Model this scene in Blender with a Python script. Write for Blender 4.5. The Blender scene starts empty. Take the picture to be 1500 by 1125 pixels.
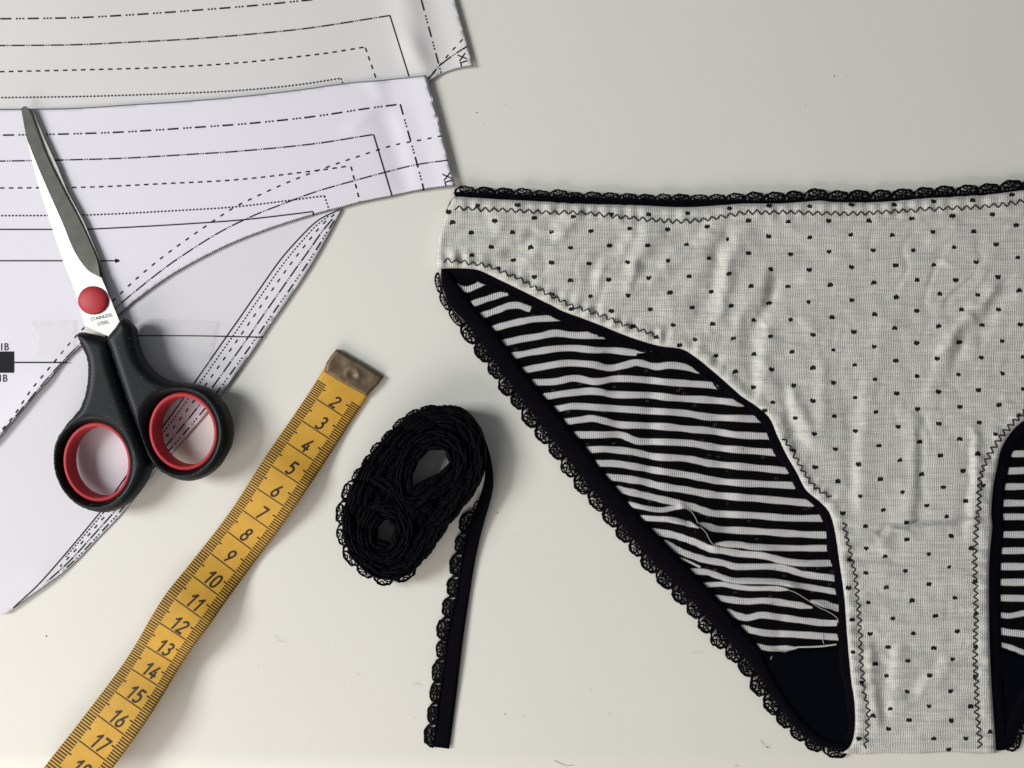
import bpy, math, random
import numpy as np
from mathutils import Vector, Matrix
from mathutils.geometry import delaunay_2d_cdt

random.seed(7); rng = np.random.default_rng(7)
scn = bpy.context.scene
COL = scn.collection
# ------------------------------------------------------------------ camera, world, light
D = 0.34            # camera height above the table (m)
S = 0.00025         # 0.25 mm of table per traced unit
cam_d = bpy.data.cameras.new("camera"); cam = bpy.data.objects.new("camera", cam_d)
COL.objects.link(cam); cam.location = (0, 0, D); cam.rotation_euler = (0, 0, 0)
cam_d.sensor_width = 36; cam_d.lens = 36*D/0.375; cam_d.clip_start = 0.01; cam_d.clip_end = 20
scn.camera = cam
world = bpy.data.worlds.new("World"); scn.world = world; world.use_nodes = True
world.node_tree.nodes["Background"].inputs[0].default_value = (0.93, 0.97, 1.0, 1)
world.node_tree.nodes["Background"].inputs[1].default_value = 0.17
def area(name, loc, target, sx, sy, power, col):
    l = bpy.data.lights.new(name, 'AREA'); l.shape = 'RECTANGLE'; l.size = sx; l.size_y = sy
    l.energy = power; l.color = col
    o = bpy.data.objects.new(name, l); COL.objects.link(o); o.location = loc
    d = Vector(target)-Vector(loc); o.rotation_euler = d.to_track_quat('-Z', 'Y').to_euler()
    return o
area("window_light", (-1.12, 0.10, 0.90), (0, 0, 0), 0.50, 0.55, 17.8, (0.985, 0.99, 0.985))
area("room_bounce_light", (-0.42, -0.66, 0.42), (-0.05, -0.08, 0), 0.7, 0.4, 4.7, (1.0, 0.905, 0.83))
scn.view_settings.view_transform = 'Standard'; scn.view_settings.look = 'None'
scn.view_settings.exposure = 0.06; scn.view_settings.gamma = 1.0
scn.render.resolution_x = 1024; scn.render.resolution_y = 768

# ------------------------------------------------------------------ helpers
def lin(c):
    c = c/255.0
    return c/12.92 if c <= 0.04045 else ((c+0.055)/1.055)**2.4
def rgb(r, g, b): return (lin(r), lin(g), lin(b), 1)
def W(px, py, z=0.0):
    f = (D-z)/D
    return ((px-750)*S*f, (562.5-py)*S*f, z)
def WA(px, py, z):
    px = np.asarray(px, float); py = np.asarray(py, float); z = np.broadcast_to(np.asarray(z, float), px.shape)
    f = (D-z)/D
    return np.stack([(px-750)*S*f, (562.5-py)*S*f, z], -1)
def cr(pts, sp=4.0, closed=False):
    """smooth curve through points (n-D), resampled at spacing sp"""
    P = np.array(pts, float); n = len(P)
    if closed: ext = np.vstack([P[-1], P, P[0], P[1]])
    else: ext = np.vstack([2*P[0]-P[1], P, 2*P[-1]-P[-2]])
    out = []
    segs = n if closed else n-1
    for i in range(segs):
        p0, p1, p2, p3 = ext[i], ext[i+1], ext[i+2], ext[i+3]
        L = np.linalg.norm((p2-p1)[:2]); k = max(2, int(L/1.5))
        t = np.linspace(0, 1, k, endpoint=False)[:, None]
        # centripetal-ish damping to avoid overshoot
        m1 = (p2-p0)/2; m2 = (p3-p1)/2
        l1 = np.linalg.norm(m1[:2])+1e-9; l2 = np.linalg.norm(m2[:2])+1e-9
        m1 = m1*min(1, L/l1); m2 = m2*min(1, L/l2)
        h = (2*t**3-3*t**2+1)*p1+(t**3-2*t**2+t)*m1+(-2*t**3+3*t**2)*p2+(t**3-t**2)*m2
        out.append(h)
    out = np.vstack(out+([P[:1]] if closed else [P[-1:]]))
    d = np.r_[0, np.cumsum(np.linalg.norm(np.diff(out[:, :2], axis=0), axis=1))]
    m = max(2, int(round(d[-1]/sp))+1)
    s = np.linspace(0, d[-1], m)
    r = np.stack([np.interp(s, d, out[:, j]) for j in range(out.shape[1])], 1)
    return r[:-1] if closed else r
def normals2(P, closed=False):
    if closed: T = np.roll(P, -1, 0)-np.roll(P, 1, 0)
    else: T = np.gradient(P, axis=0)
    T = T[:, :2]/(np.linalg.norm(T[:, :2], axis=1)[:, None]+1e-9)
    return np.stack([-T[:, 1], T[:, 0]], 1), T
def seg_dist(px, py, poly, closed=True, want_s=False):
    P = np.array(poly, float)
    Q = np.roll(P, -1, 0) if closed else P[1:]
    A = P if closed else P[:-1]
    px = np.ravel(px); py = np.ravel(py)
    best = np.full(px.shape, 1e9); bs = np.zeros(px.shape); acc = 0.0
    for a, b in zip(A, Q):
        d = b-a; L2 = d@d+1e-12
        t = np.clip(((px-a[0])*d[0]+(py-a[1])*d[1])/L2, 0, 1)
        dd = np.hypot(px-a[0]-t*d[0], py-a[1]-t*d[1])
        m = dd < best
        best[m] = dd[m]; L = math.sqrt(L2); bs[m] = acc+t[m]*L; acc += L
    return (best, bs) if want_s else best
def inside(px, py, poly):
    P = np.array(poly, float); Q = np.roll(P, -1, 0)
    r = np.zeros(np.shape(px), bool)
    for (x1, y1), (x2, y2) in zip(P, Q):
        if y1 == y2: continue
        c = ((y1 > py) != (y2 > py)) & (px < (x2-x1)*(py-y1)/(y2-y1)+x1)
        r ^= c
    return r
def ridges(px, py, L):
    z = np.zeros(np.shape(px))
    for (x0, y0, x1, y1, s, a) in L:
        dx, dy = x1-x0, y1-y0; l = math.hypot(dx, dy)+1e-6; ux, uy = dx/l, dy/l
        u = (px-x0)*ux+(py-y0)*uy; v = -(px-x0)*uy+(py-y0)*ux
        e = np.where(u < 0, -u, np.where(u > l, u-l, 0))
        z = z+a*np.exp(-(v**2)/(2*s*s)-(e**2)/(2*(1.6*s)**2))
    return z
_ph = rng.uniform(0, 6.28, (40, 3)); _dr = rng.uniform(0, 6.28, 40)
def softnoise(px, py, scale, k=0):
    z = 0
    for i in range(7):
        a = _dr[(i+k*5) % 40]; f = 6.28/scale*(0.6+0.25*i)
        z = z+np.sin((px*math.cos(a)+py*math.sin(a))*f+_ph[(i+k*5) % 40, 0])/(1+0.5*i)
    return z/3.0
def mesh(name, verts, faces, m, parent=None, uv=None, smooth=True):
    me = bpy.data.meshes.new(name)
    me.from_pydata([tuple(map(float, v)) for v in verts], [], [tuple(map(int, f)) for f in faces])
    if uv is not None:
        ul = me.uv_layers.new(name="UVMap")
        li = np.empty(len(me.loops), np.int32); me.loops.foreach_get("vertex_index", li)
        ul.data.foreach_set("uv", np.asarray(uv, np.float32)[li].ravel())
    if smooth: me.polygons.foreach_set("use_smooth", [True]*len(me.polygons))
    me.materials.append(m); me.update()
    o = bpy.data.objects.new(name, me); COL.objects.link(o)
    if parent is not None: o.parent = parent
    return o
def thing(name, label, cat, loc=(0, 0, 0)):
    o = bpy.data.objects.new(name, None); COL.objects.link(o)
    o.empty_display_size = 0.01
    o["label"] = label; o["category"] = cat
    return o
def triang(outline, holes, sp, jitter=0.25):
    O = [np.array(outline, float)]+[np.array(h, float) for h in holes]
    vs, es = [], []
    for P in O:
        b = len(vs); n = len(P); vs += [tuple(p[:2]) for p in P]; es += [(b+i, b+(i+1) % n) for i in range(n)]
    A = np.array(outline, float)
    x0, y0 = A[:, 0].min(), A[:, 1].min(); x1, y1 = A[:, 0].max(), A[:, 1].max()
    ys = np.arange(y0+sp/2, y1, sp*0.87); g = []
    for k, y in enumerate(ys):
        xs = np.arange(x0+(k % 2)*sp/2, x1, sp); g.append(np.stack([xs, np.full(xs.shape, y)], 1))
    G = np.vstack(g)+rng.uniform(-jitter, jitter, (sum(len(a) for a in g), 2))*sp*0.3
    ok = inside(G[:, 0], G[:, 1], outline)
    for h in holes: ok &= ~inside(G[:, 0], G[:, 1], h)
    G = G[ok]
    d = np.full(len(G), 1e9)
    for P in O: d = np.minimum(d, seg_dist(G[:, 0], G[:, 1], P))
    G = G[d > sp*0.45]
    allv = [Vector(v) for v in vs]+[Vector(map(float, v)) for v in G]
    r = delaunay_2d_cdt(allv, es, [], 0, 1e-4)
    V = np.array([tuple(v) for v in r[0]]); F = np.array(r[2])
    c = V[F].mean(1)
    k = inside(c[:, 0], c[:, 1], outline)
    for h in holes: k &= ~inside(c[:, 0], c[:, 1], h)
    F = F[k]
    # orient so that the world normal is up (image y is down)
    a, b, c = V[F[:, 0]], V[F[:, 1]], V[F[:, 2]]
    ar = (b[:, 0]-a[:, 0])*(c[:, 1]-a[:, 1])-(b[:, 1]-a[:, 1])*(c[:, 0]-a[:, 0])
    F[ar > 0] = F[ar > 0][:, ::-1]
    used = np.zeros(len(V), bool); used[F.ravel()] = True
    idx = np.cumsum(used)-1
    return V[used], idx[F]
def boundary_edges(F):
    cnt = {}
    for f in F:
        for i in range(3):
            e = (f[i], f[(i+1) % 3]); cnt[e] = 1
    return [e for e in cnt if (e[1], e[0]) not in cnt]
def sheet(name, outline, holes, zf, sp, m, parent, low, closed=False, zref=None):
    """top surface from zf(px,py,dist) with walls down to low(px,py,ztop)"""
    V, F = triang(outline, holes, sp)
    z = zf(V[:, 0], V[:, 1])
    T = WA(V[:, 0], V[:, 1], z)
    n = len(V); be = boundary_edges(F)
    if closed:
        B = WA(V[:, 0], V[:, 1], low(V[:, 0], V[:, 1], z))
        if zref is not None:      # straight sides: the outline was traced at height zref
            xy = WA(V[:, 0], V[:, 1], zref)[:, :2]; T[:, :2] = xy; B[:, :2] = xy
        faces = [tuple(f) for f in F]+[(f[2]+n, f[1]+n, f[0]+n) for f in F]+[(b, a, a+n, b+n) for a, b in be]
        verts = np.vstack([T, B]); uv = np.vstack([V, V])
    else:
        bi = sorted({i for e in be for i in e}); mp = {b: n+i for i, b in enumerate(bi)}
        Vb = V[bi]; B = WA(Vb[:, 0], Vb[:, 1], low(Vb[:, 0], Vb[:, 1], z[bi]))
        faces = [tuple(f) for f in F]+[(b, a, mp[a], mp[b]) for a, b in be]
        verts = np.vstack([T, B]); uv = np.vstack([V, Vb])
    return mesh(name, verts, faces, m, parent, uv/100.0)
def tubes(polys, r, sides=5):
    """joined tubes along 3D polylines -> verts, faces"""
    vs, fs = [], []
    for P in polys:
        P = np.array(P, float)
        if len(P) < 2: continue
        T = np.gradient(P, axis=0); T /= np.linalg.norm(T, axis=1)[:, None]+1e-12
        up = np.tile([0.0, 0.0, 1.0], (len(P), 1)); up[np.abs(T[:, 2]) > 0.9] = (1, 0, 0)
        A = np.cross(T, up); A /= np.linalg.norm(A, axis=1)[:, None]+1e-12
        Bn = np.cross(A, T); b = len(vs)
        rr = r if np.ndim(r) else np.full(len(P), r)
        for i in range(len(P)):
            for k in range(sides):
                a = 2*math.pi*k/sides
                vs.append(P[i]+rr[min(i, len(rr)-1)]*(math.cos(a)*A[i]+math.sin(a)*Bn[i]))
        for i in range(len(P)-1):
            for k in range(sides):
                k2 = (k+1) % sides
                fs.append((b+i*sides+k, b+i*sides+k2, b+(i+1)*sides+k2, b+(i+1)*sides+k))
        fs.append(tuple(b+k for k in range(sides))[::-1]); e = b+(len(P)-1)*sides
        fs.append(tuple(e+k for k in range(sides)))
    return vs, fs
_tc = {}
def text2d(s, shear=0.0, bold=0.0):
    key = (s, shear, bold)
    if key in _tc: return _tc[key]
    c = bpy.data.curves.new("lettering", 'FONT'); c.body = s; c.size = 1; c.shear = shear; c.offset = bold
    c.resolution_u = 3
    o = bpy.data.objects.new("lettering", c); COL.objects.link(o)
    dg = bpy.context.evaluated_depsgraph_get(); dg.update()
    me = o.evaluated_get(dg).to_mesh()
    V = np.array([v.co[:2] for v in me.vertices]); F = [tuple(p.vertices) for p in me.polygons]
    o.evaluated_get(dg).to_mesh_clear(); bpy.data.objects.remove(o); bpy.data.curves.remove(c)
    V = V-(V.min(0)+V.max(0))/2; V = V/(V[:, 1].max()-V[:, 1].min())
    _tc[key] = (V, F); return V, F

# ------------------------------------------------------------------ materials
def new_mat(name):
    m = bpy.data.materials.new(name); m.use_nodes = True
    nt = m.node_tree; b = nt.nodes["Principled BSDF"]
    return m, nt, b
def N(nt, t, **k):
    n = nt.nodes.new(t)
    for a, v in k.items(): setattr(n, a, v)
    return n
def math_n(nt, op, a, b=None):
    n = N(nt, 'ShaderNodeMath', operation=op)
    for i, v in enumerate((a, b)):
        if v is None: continue
        if hasattr(v, 'links') or hasattr(v, 'is_linked'): nt.links.new(v, n.inputs[i])
        else: n.inputs[i].default_value = v
    return n.outputs[0]
def plain(name, c, rough=0.5, metal=0.0, nscale=800, nvar=0.06, bump=0.0, bscale=2500, bdist=0.00005, coat=0, spec=0.5, sheen=0.0):
    m, nt, b = new_mat(name)
    tc = N(nt, 'ShaderNodeTexCoord')
    no = N(nt, 'ShaderNodeTexNoise'); no.inputs['Scale'].default_value = nscale; no.inputs['Detail'].default_value = 4
    nt.links.new(tc.outputs['Object'], no.inputs['Vector'])
    mr = N(nt, 'ShaderNodeMapRange'); mr.inputs[3].default_value = 1-nvar; mr.inputs[4].default_value = 1+nvar
    mr.inputs[1].default_value = 0.3; mr.inputs[2].default_value = 0.7
    nt.links.new(no.outputs[0], mr.inputs[0])
    mx = N(nt, 'ShaderNodeVectorMath', operation='SCALE'); mx.inputs[0].default_value = c[:3]
    nt.links.new(mr.outputs[0], mx.inputs['Scale'])
    nt.links.new(mx.outputs[0], b.inputs['Base Color'])
    b.inputs['Roughness'].default_value = rough; b.inputs['Metallic'].default_value = metal
    b.inputs['Specular IOR Level'].default_value = spec
    b.inputs['Coat Weight'].default_value = coat; b.inputs['Sheen Weight'].default_value = sheen
    if bump:
        n2 = N(nt, 'ShaderNodeTexNoise'); n2.inputs['Scale'].default_value = bscale; n2.inputs['Detail'].default_value = 3
        nt.links.new(tc.outputs['Object'], n2.inputs['Vector'])
        bp = N(nt, 'ShaderNodeBump'); bp.inputs['Strength'].default_value = bump; bp.inputs['Distance'].default_value = bdist
        nt.links.new(n2.outputs[0], bp.inputs['Height']); nt.links.new(bp.outputs[0], b.inputs['Normal'])
    return m
def knit(name, c, depth=0.35, var=0.10, streak=0.12, wale=2.9, course=2.3, rough=0.9, bd=0.00022, spec=0.2, sheen=0.05):
    """knitted jersey: wales and courses from the cloth's own UV (1 unit = 100 traced units)"""
    m, nt, b = new_mat(name)
    uv = N(nt, 'ShaderNodeUVMap'); uv.uv_map = "UVMap"
    # slight wander of the wales
    nz = N(nt, 'ShaderNodeTexNoise'); nz.inputs['Scale'].default_value = 3.5; nz.inputs['Detail'].default_value = 2
    nt.links.new(uv.outputs[0], nz.inputs['Vector'])
    sep = N(nt, 'ShaderNodeSeparateXYZ'); nt.links.new(uv.outputs[0], sep.inputs[0])
    wob = math_n(nt, 'MULTIPLY', nz.outputs[0], 0.05)
    u = math_n(nt, 'ADD', sep.outputs[0], wob); v = math_n(nt, 'ADD', sep.outputs[1], wob)
    U = math_n(nt, 'MULTIPLY', u, 100/wale*2*math.pi)
    su = math_n(nt, 'SINE', U)
    au = math_n(nt, 'ABSOLUTE', math_n(nt, 'SINE', math_n(nt, 'MULTIPLY', U, 0.5)))
    V = math_n(nt, 'ADD', math_n(nt, 'MULTIPLY', v, 100/course*2*math.pi), math_n(nt, 'MULTIPLY', au, 3.0))
    sv = math_n(nt, 'SINE', V)
    h = math_n(nt, 'ADD', math_n(nt, 'MULTIPLY', su, 0.55), math_n(nt, 'MULTIPLY', sv, 0.45))
    # slub streaks along the courses and cloudy variation
    mp = N(nt, 'ShaderNodeMapping'); mp.inputs['Scale'].default_value = (2.0, 26.0, 1)
    nt.links.new(uv.outputs[0], mp.inputs[0])
    n2 = N(nt, 'ShaderNodeTexNoise'); n2.inputs['Scale'].default_value = 1; n2.inputs['Detail'].default_value = 5
    nt.links.new(mp.outputs[0], n2.inputs['Vector'])
    n3 = N(nt, 'ShaderNodeTexNoise'); n3.inputs['Scale'].default_value = 60; n3.inputs['Detail'].default_value = 3
    nt.links.new(uv.outputs[0], n3.inputs['Vector'])
    f = math_n(nt, 'ADD', 1.0, math_n(nt, 'MULTIPLY', h, var))
    f = math_n(nt, 'ADD', f, math_n(nt, 'MULTIPLY', math_n(nt, 'SUBTRACT', n2.outputs[0], 0.5), streak*2.5))
    f = math_n(nt, 'ADD', f, math_n(nt, 'MULTIPLY', math_n(nt, 'SUBTRACT', n3.outputs[0], 0.5), 0.45))
    mx = N(nt, 'ShaderNodeVectorMath', operation='SCALE'); mx.inputs[0].default_value = c[:3]
    nt.links.new(f, mx.inputs['Scale']); nt.links.new(mx.outputs[0], b.inputs['Base Color'])
    hh = math_n(nt, 'ADD', h, math_n(nt, 'MULTIPLY', n3.outputs[0], 1.6))
    bp = N(nt, 'ShaderNodeBump'); bp.inputs['Strength'].default_value = depth; bp.inputs['Distance'].default_value = bd
    nt.links.new(hh, bp.inputs['Height']); nt.links.new(bp.outputs[0], b.inputs['Normal'])
    b.inputs['Roughness'].default_value = rough; b.inputs['Specular IOR Level'].default_value = spec
    b.inputs['Sheen Weight'].default_value = sheen
    return m
M = {}
M['table'] = plain("table_laminate", rgb(213, 212, 205), rough=0.42, nscale=22, nvar=0.008, bump=0.06, bscale=900, bdist=0.00004, spec=0.35)
M['paperA'] = plain("paper_upper", rgb(208, 207, 207), rough=0.8, nscale=40, nvar=0.008, bump=0.08, bscale=1800, bdist=0.00005, spec=0.2)
M['paperB'] = plain("paper_middle", rgb(217, 215, 224), rough=0.8, nscale=40, nvar=0.008, bump=0.08, bscale=1800, bdist=0.00005, spec=0.2)
M['paperC'] = plain("paper_lower", rgb(210, 209, 215), rough=0.8, nscale=40, nvar=0.008, bump=0.08, bscale=1800, bdist=0.00005, spec=0.2)
M['ink'] = plain("printer_ink", rgb(12, 11, 20), rough=0.7, spec=0.2)
M['ink_soft'] = plain("printer_ink_fine", rgb(18, 17, 25), rough=0.7, spec=0.2)
M['steel'] = plain("polished_steel", (0.66, 0.655, 0.63, 1), rough=0.33, metal=1.0, nscale=600, nvar=0.03, bump=0.05, bscale=1500)
M['steel2'] = plain("ground_steel_dark_reflection", (0.36, 0.355, 0.32, 1), rough=0.33, metal=1.0, nscale=260, nvar=0.12, bump=0.05, bscale=900)  # base colour darkened to stand in for dark reflections on the blade faces
M['etch'] = plain("etched_lettering", rgb(125, 121, 114), rough=0.9, spec=0)
M['rubber'] = plain("black_soft_plastic", rgb(8, 14, 16), rough=0.45, nscale=500, nvar=0.08, bump=0.30, bscale=3500, bdist=0.00006, spec=0.22)
def specks(m, thr=0.76):
    nt = m.node_tree; b = nt.nodes["Principled BSDF"]; src = b.inputs['Base Color'].links[0].from_socket
    tc = N(nt, 'ShaderNodeTexCoord'); no = N(nt, 'ShaderNodeTexNoise'); no.inputs['Scale'].default_value = 1500; no.inputs['Detail'].default_value = 1
    nt.links.new(tc.outputs['Object'], no.inputs['Vector'])
    g = math_n(nt, 'GREATER_THAN', no.outputs[0], thr)
    mx = N(nt, 'ShaderNodeMix', data_type='RGBA'); nt.links.new(g, mx.inputs[0]); nt.links.new(src, mx.inputs[6]); mx.inputs[7].default_value = rgb(120, 122, 120)
    nt.links.new(mx.outputs[2], b.inputs['Base Color'])
specks(M['rubber'])
def brushed(m, ang, amt):
    nt = m.node_tree; b = nt.nodes["Principled BSDF"]; src = b.inputs['Base Color'].links[0].from_socket
    tc = N(nt, 'ShaderNodeTexCoord'); mp = N(nt, 'ShaderNodeMapping'); mp.inputs['Rotation'].default_value = (0, 0, ang); mp.inputs['Scale'].default_value = (150, 5200, 1)
    no = N(nt, 'ShaderNodeTexNoise'); no.inputs['Scale'].default_value = 1; no.inputs['Detail'].default_value = 3
    nt.links.new(tc.outputs['Object'], mp.inputs[0]); nt.links.new(mp.outputs[0], no.inputs['Vector'])
    f = math_n(nt, 'ADD', 1-amt/2, math_n(nt, 'MULTIPLY', no.outputs[0], amt))
    mx = N(nt, 'ShaderNodeVectorMath', operation='SCALE'); nt.links.new(src, mx.inputs[0]); nt.links.new(f, mx.inputs['Scale']); nt.links.new(mx.outputs[0], b.inputs['Base Color'])
brushed(M['steel2'], 0.5, 0.5); brushed(M['steel'], 0.5, 0.35)
M['red'] = plain("red_plastic", rgb(168, 30, 40), rough=0.55, nscale=500, nvar=0.05, bump=0.1, bscale=2500, spec=0.5)
M['tape'] = plain("yellow_tape_fabric", rgb(190, 145, 44), rough=0.62, nscale=260, nvar=0.07, bump=0.25, bscale=5000, bdist=0.00008, spec=0.35)
M['tapeink'] = plain("tape_ink", rgb(38, 26, 12), rough=0.6, spec=0.3)
M['brass'] = plain("worn_tape_clip_metal", (0.13, 0.092, 0.055, 1), rough=0.5, metal=0.6, nscale=420, nvar=0.25, bump=0.25, bscale=900, bdist=0.0001)
M['black'] = knit("black_knit", rgb(6, 6, 8), depth=0.5, var=0.25, streak=0.2, spec=0.05, sheen=0.0)
M['navy'] = plain("black_elastic", rgb(3, 2, 9), rough=0.9, nscale=900, nvar=0.25, bump=0.9, bscale=3200, bdist=0.00016, spec=0.08)
M['thread'] = plain("black_lace_thread", rgb(4, 4, 9), rough=0.8, nscale=3000, nvar=0.3, bump=0.4, bscale=6000, spec=0.10)
M['lining'] = plain("smooth_dark_navy_lining", rgb(2, 4, 11), rough=0.9, nscale=400, nvar=0.1, bump=0.4, bscale=5000, spec=0.05)
M['front'] = knit("speckled_offwhite_jersey", rgb(207, 207, 201), depth=0.75, var=0.11, streak=0.30, wale=2.6, course=2.2)
M['stripe'] = knit("white_stripe_yarn", rgb(203, 203, 203), depth=0.8, var=0.2, streak=0.08)
M['dot'] = plain("black_dot_yarn", rgb(24, 23, 25), rough=0.9, nscale=3000, nvar=0.3, bump=0.4, bscale=5000, spec=0.2)
M['stitch'] = plain("charcoal_sewing_thread", rgb(24, 24, 26), rough=0.7, nscale=3000, nvar=0.3)
M['wthread'] = plain("loose_white_thread", rgb(196, 194, 190), rough=0.8)
M['dust'] = plain("dust_specks", rgb(120, 110, 96), rough=0.9)

# ------------------------------------------------------------------ table
EY = (562.5-1101)*S
def table():
    R = 0.022; n = 14
    prof = [(0.9, 0.0), (EY, 0.0)]
    for i in range(1, n+1):
        a = i/n*math.pi/2; prof.append((EY-R*math.sin(a), -R*(1-math.cos(a))))
    prof += [(EY-R, -0.03), (0.9, -0.03)]
    xs = np.linspace(-1.0, 1.0, 3); v = []; f = []
    for x in xs:
        for y, z in prof: v.append((x, y, z))
    k = len(prof)
    for i in range(len(xs)-1):
        for j in range(k):
            j2 = (j+1) % k; f.append((i*k+j, i*k+j2, (i+1)*k+j2, (i+1)*k+j))
    f.append(tuple(range(k))); f.append(tuple(range(2*k, 3*k))[::-1])
    o = mesh("table_top", v, f, M['table'])
    me = o.data
    import bmesh
    bm = bmesh.new(); bm.from_mesh(me); bmesh.ops.recalc_face_normals(bm, faces=bm.faces); bm.to_mesh(me); bm.free()
    me.polygons.foreach_set("use_smooth", [True]*len(me.polygons))
    me.set_sharp_from_angle(angle=math.radians(40)) if hasattr(me, 'set_sharp_from_angle') else None
    o["kind"] = "structure"
    o["label"] = "off-white smooth table top with a rounded front edge"
table()

# ------------------------------------------------------------------ sewing pattern papers
TH = 0.00012
def zC(x, y):
    z = 0.0004+0.00015*softnoise(x, y, 380, 1)
    e = ridges(x, y, [(0, 905, 60, 862, 22, 0.0012), (500, 300, 330, 570, 14, 0.0006)])
    return z+e
def zA(x, y):
    return 0.0005+0.00018*softnoise(x, y, 420, 2)+ridges(x, y, [(592, -20, 606, 70, 16, 0.0012), (606, 70, 628, 112, 10, 0.0008),
        (694, 97, 668, 0, 16, 0.0012), (520, 60, 500, 110, 26, -0.0003), (120, -20, 60, 60, 60, 0.0006)])
def zB(x, y):
    base = 0.0012+0.00012*softnoise(x, y, 420, 3)
    return base+ridges(x, y, [(672, 275, 626, 105, 20, 0.0015), (548, 118, 562, 150, 9, 0.0006), (566, 160, 596, 262, 14, -0.0009),
        (520, 185, 548, 160, 7, 0.0005), (586, 180, 610, 265, 12, 0.0006), (0, 640, 60, 570, 15, 0.0008)])
def paper(name, outline, zf, m, label, sp=6):
    t = thing(name, label, "sewing pattern")
    o = cr_poly(outline, sp)
    sheet("paper_sheet", o, [], zf, sp, m, t, lambda x, y, z: z-TH, closed=True)
    return t
def cr_poly(segments, sp):
    """segments: list of (points, smooth?) joined into a closed outline"""
    out = []
    for pts, sm in segments:
        if sm: q = cr(pts, sp)
        else:
            P = np.array(pts, float); q = []
            for a, b in zip(P[:-1], P[1:]):
                n = max(1, int(np.linalg.norm(b-a)/sp)); q += [a+(b-a)*i/n for i in range(n)]
            q = np.array(q+[P[-1]])
        if len(out) and np.linalg.norm(out[-1]-q[0]) < 0.6: q = q[1:]
        out += list(q)
    if np.linalg.norm(out[-1]-out[0]) < 0.6: out.pop()
    return np.array(out)
STY = {'dash': [(0, 6.5)], 'dot': [(0, 2.7)], 'dddot': [(0, 16), (23, 2.5), (27.8, 2.5), (32.6, 2.5)], 'micro': [(0, 19.5), (21.6, 1.5), (24.9, 1.5)], 'cut': [(0, 1.4)],
       'dash2': [(0, 6)], 'long': [(0, 14), (20, 2.2), (25, 2.2), (30, 2.2)]}
PER = {'dash': 13.2, 'dot': 5.2, 'dddot': 40.2, 'micro': 28.4, 'cut': 2.8, 'dash2': 15.5, 'long': 37}
def prints(lines, zf, parent, m, name="printed_lines"):
    vs, fs = [], []
    for pts, sty, w in lines:
        P = cr(pts, 2.0) if len(pts) > 2 else cr([pts[0], (np.array(pts[0])+np.array(pts[1]))/2, pts[1]], 2.0)
        d = np.r_[0, np.cumsum(np.linalg.norm(np.diff(P, axis=0), axis=1))]; L = d[-1]
        segs = []
        if sty == 'solid': segs = [(0, L)]
        else:
            k = 0.0
            while k < L:
                for o, l in STY[sty]:
                    if k+o < L: segs.append((k+o, min(k+o+l, L)))
                k += PER[sty]
        for a, b in segs:
            n = max(1, int((b-a)/6)); s = np.linspace(a, b, n+1)
            X = np.interp(s, d, P[:, 0]); Y = np.interp(s, d, P[:, 1])
            e = 0.5; X2 = np.interp(s+e, d, P[:, 0])-np.interp(s-e, d, P[:, 0]); Y2 = np.interp(s+e, d, P[:, 1])-np.interp(s-e, d, P[:, 1])
            l = np.hypot(X2, Y2)+1e-9; nx, ny = -Y2/l*w*0.60, X2/l*w*0.60
            A = WA(X+nx, Y+ny, zf(X+nx, Y+ny)+0.00013); B = WA(X-nx, Y-ny, zf(X-nx, Y-ny)+0.00013)
            k0 = len(vs)
            for i in range(n+1): vs += [A[i], B[i]]
            for i in range(n): fs.append((k0+2*i, k0+2*i+2, k0+2*i+3, k0+2*i+1))
    o = mesh(name, vs, fs, m, parent, smooth=False); o["kind"] = "stuff"
    return o
def lettering(s, cx, cy, h, ang, zf, parent, m, wscale=1.0, shear=0.0, bold=0.0, name="lettering", off=0.00016):
    V, F = text2d(s, shear, bold); a = math.radians(ang)
    x = V[:, 0]*h*wscale; y = -V[:, 1]*h
    X = cx+x*math.cos(a)-y*math.sin(a); Y = cy+x*math.sin(a)+y*math.cos(a)
    return mesh(name, WA(X, Y, zf(X, Y)+off), F, m, parent, smooth=False)

# lower sheet
edgeC = [(501, 307), (457, 388), (394, 480), (373, 511), (325, 577), (302, 607), (255, 661), (226, 692), (184, 747), (149, 784), (103, 831), (47, 872), (9, 899)]
pC = paper("pattern_paper", [(edgeC, True), ([(9, 899), (0, 900), (-60, 900), (-60, 300), (420, 250), (501, 307)], False)], zC, M['paperC'],
           "lowest pattern sheet, narrowing to a point with a fan of slanted size lines")
c1 = [(497, 307), (467, 322), (443, 344), (411, 380), (377, 428), (350, 467), (333, 491), (285, 560), (254, 604), (240, 623), (190, 690), (146, 751), (62, 850), (19, 891)]
C1 = cr(c1, 4); C6 = cr(edgeC[:-1]+[(20, 891)], 4)
def between(f, a=0.0, b=1.0):
    n = 30; t = np.linspace(a, b, n)
    p = np.array([C1[int(k*(len(C1)-1))] for k in t]); q = np.array([C6[int(k*(len(C6)-1))] for k in t])
    return list(map(tuple, p+(q-p)*f))
prints([(c1, 'solid', 1.5), (between(0.16, 0.03, 0.86), 'dot', 1.5), (between(0.36, 0.02, 0.88), 'dash2', 1.6), (between(0.60, 0.03, 0.92), 'micro', 1.6),
        (between(0.83, 0.03, 0.88), 'long', 1.7), ([(190, 491.5), (290, 492), (386, 494)], 'solid', 1.5),
        (between(1.0), 'cut', 1.2)], zC, pC, M['ink'])
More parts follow.
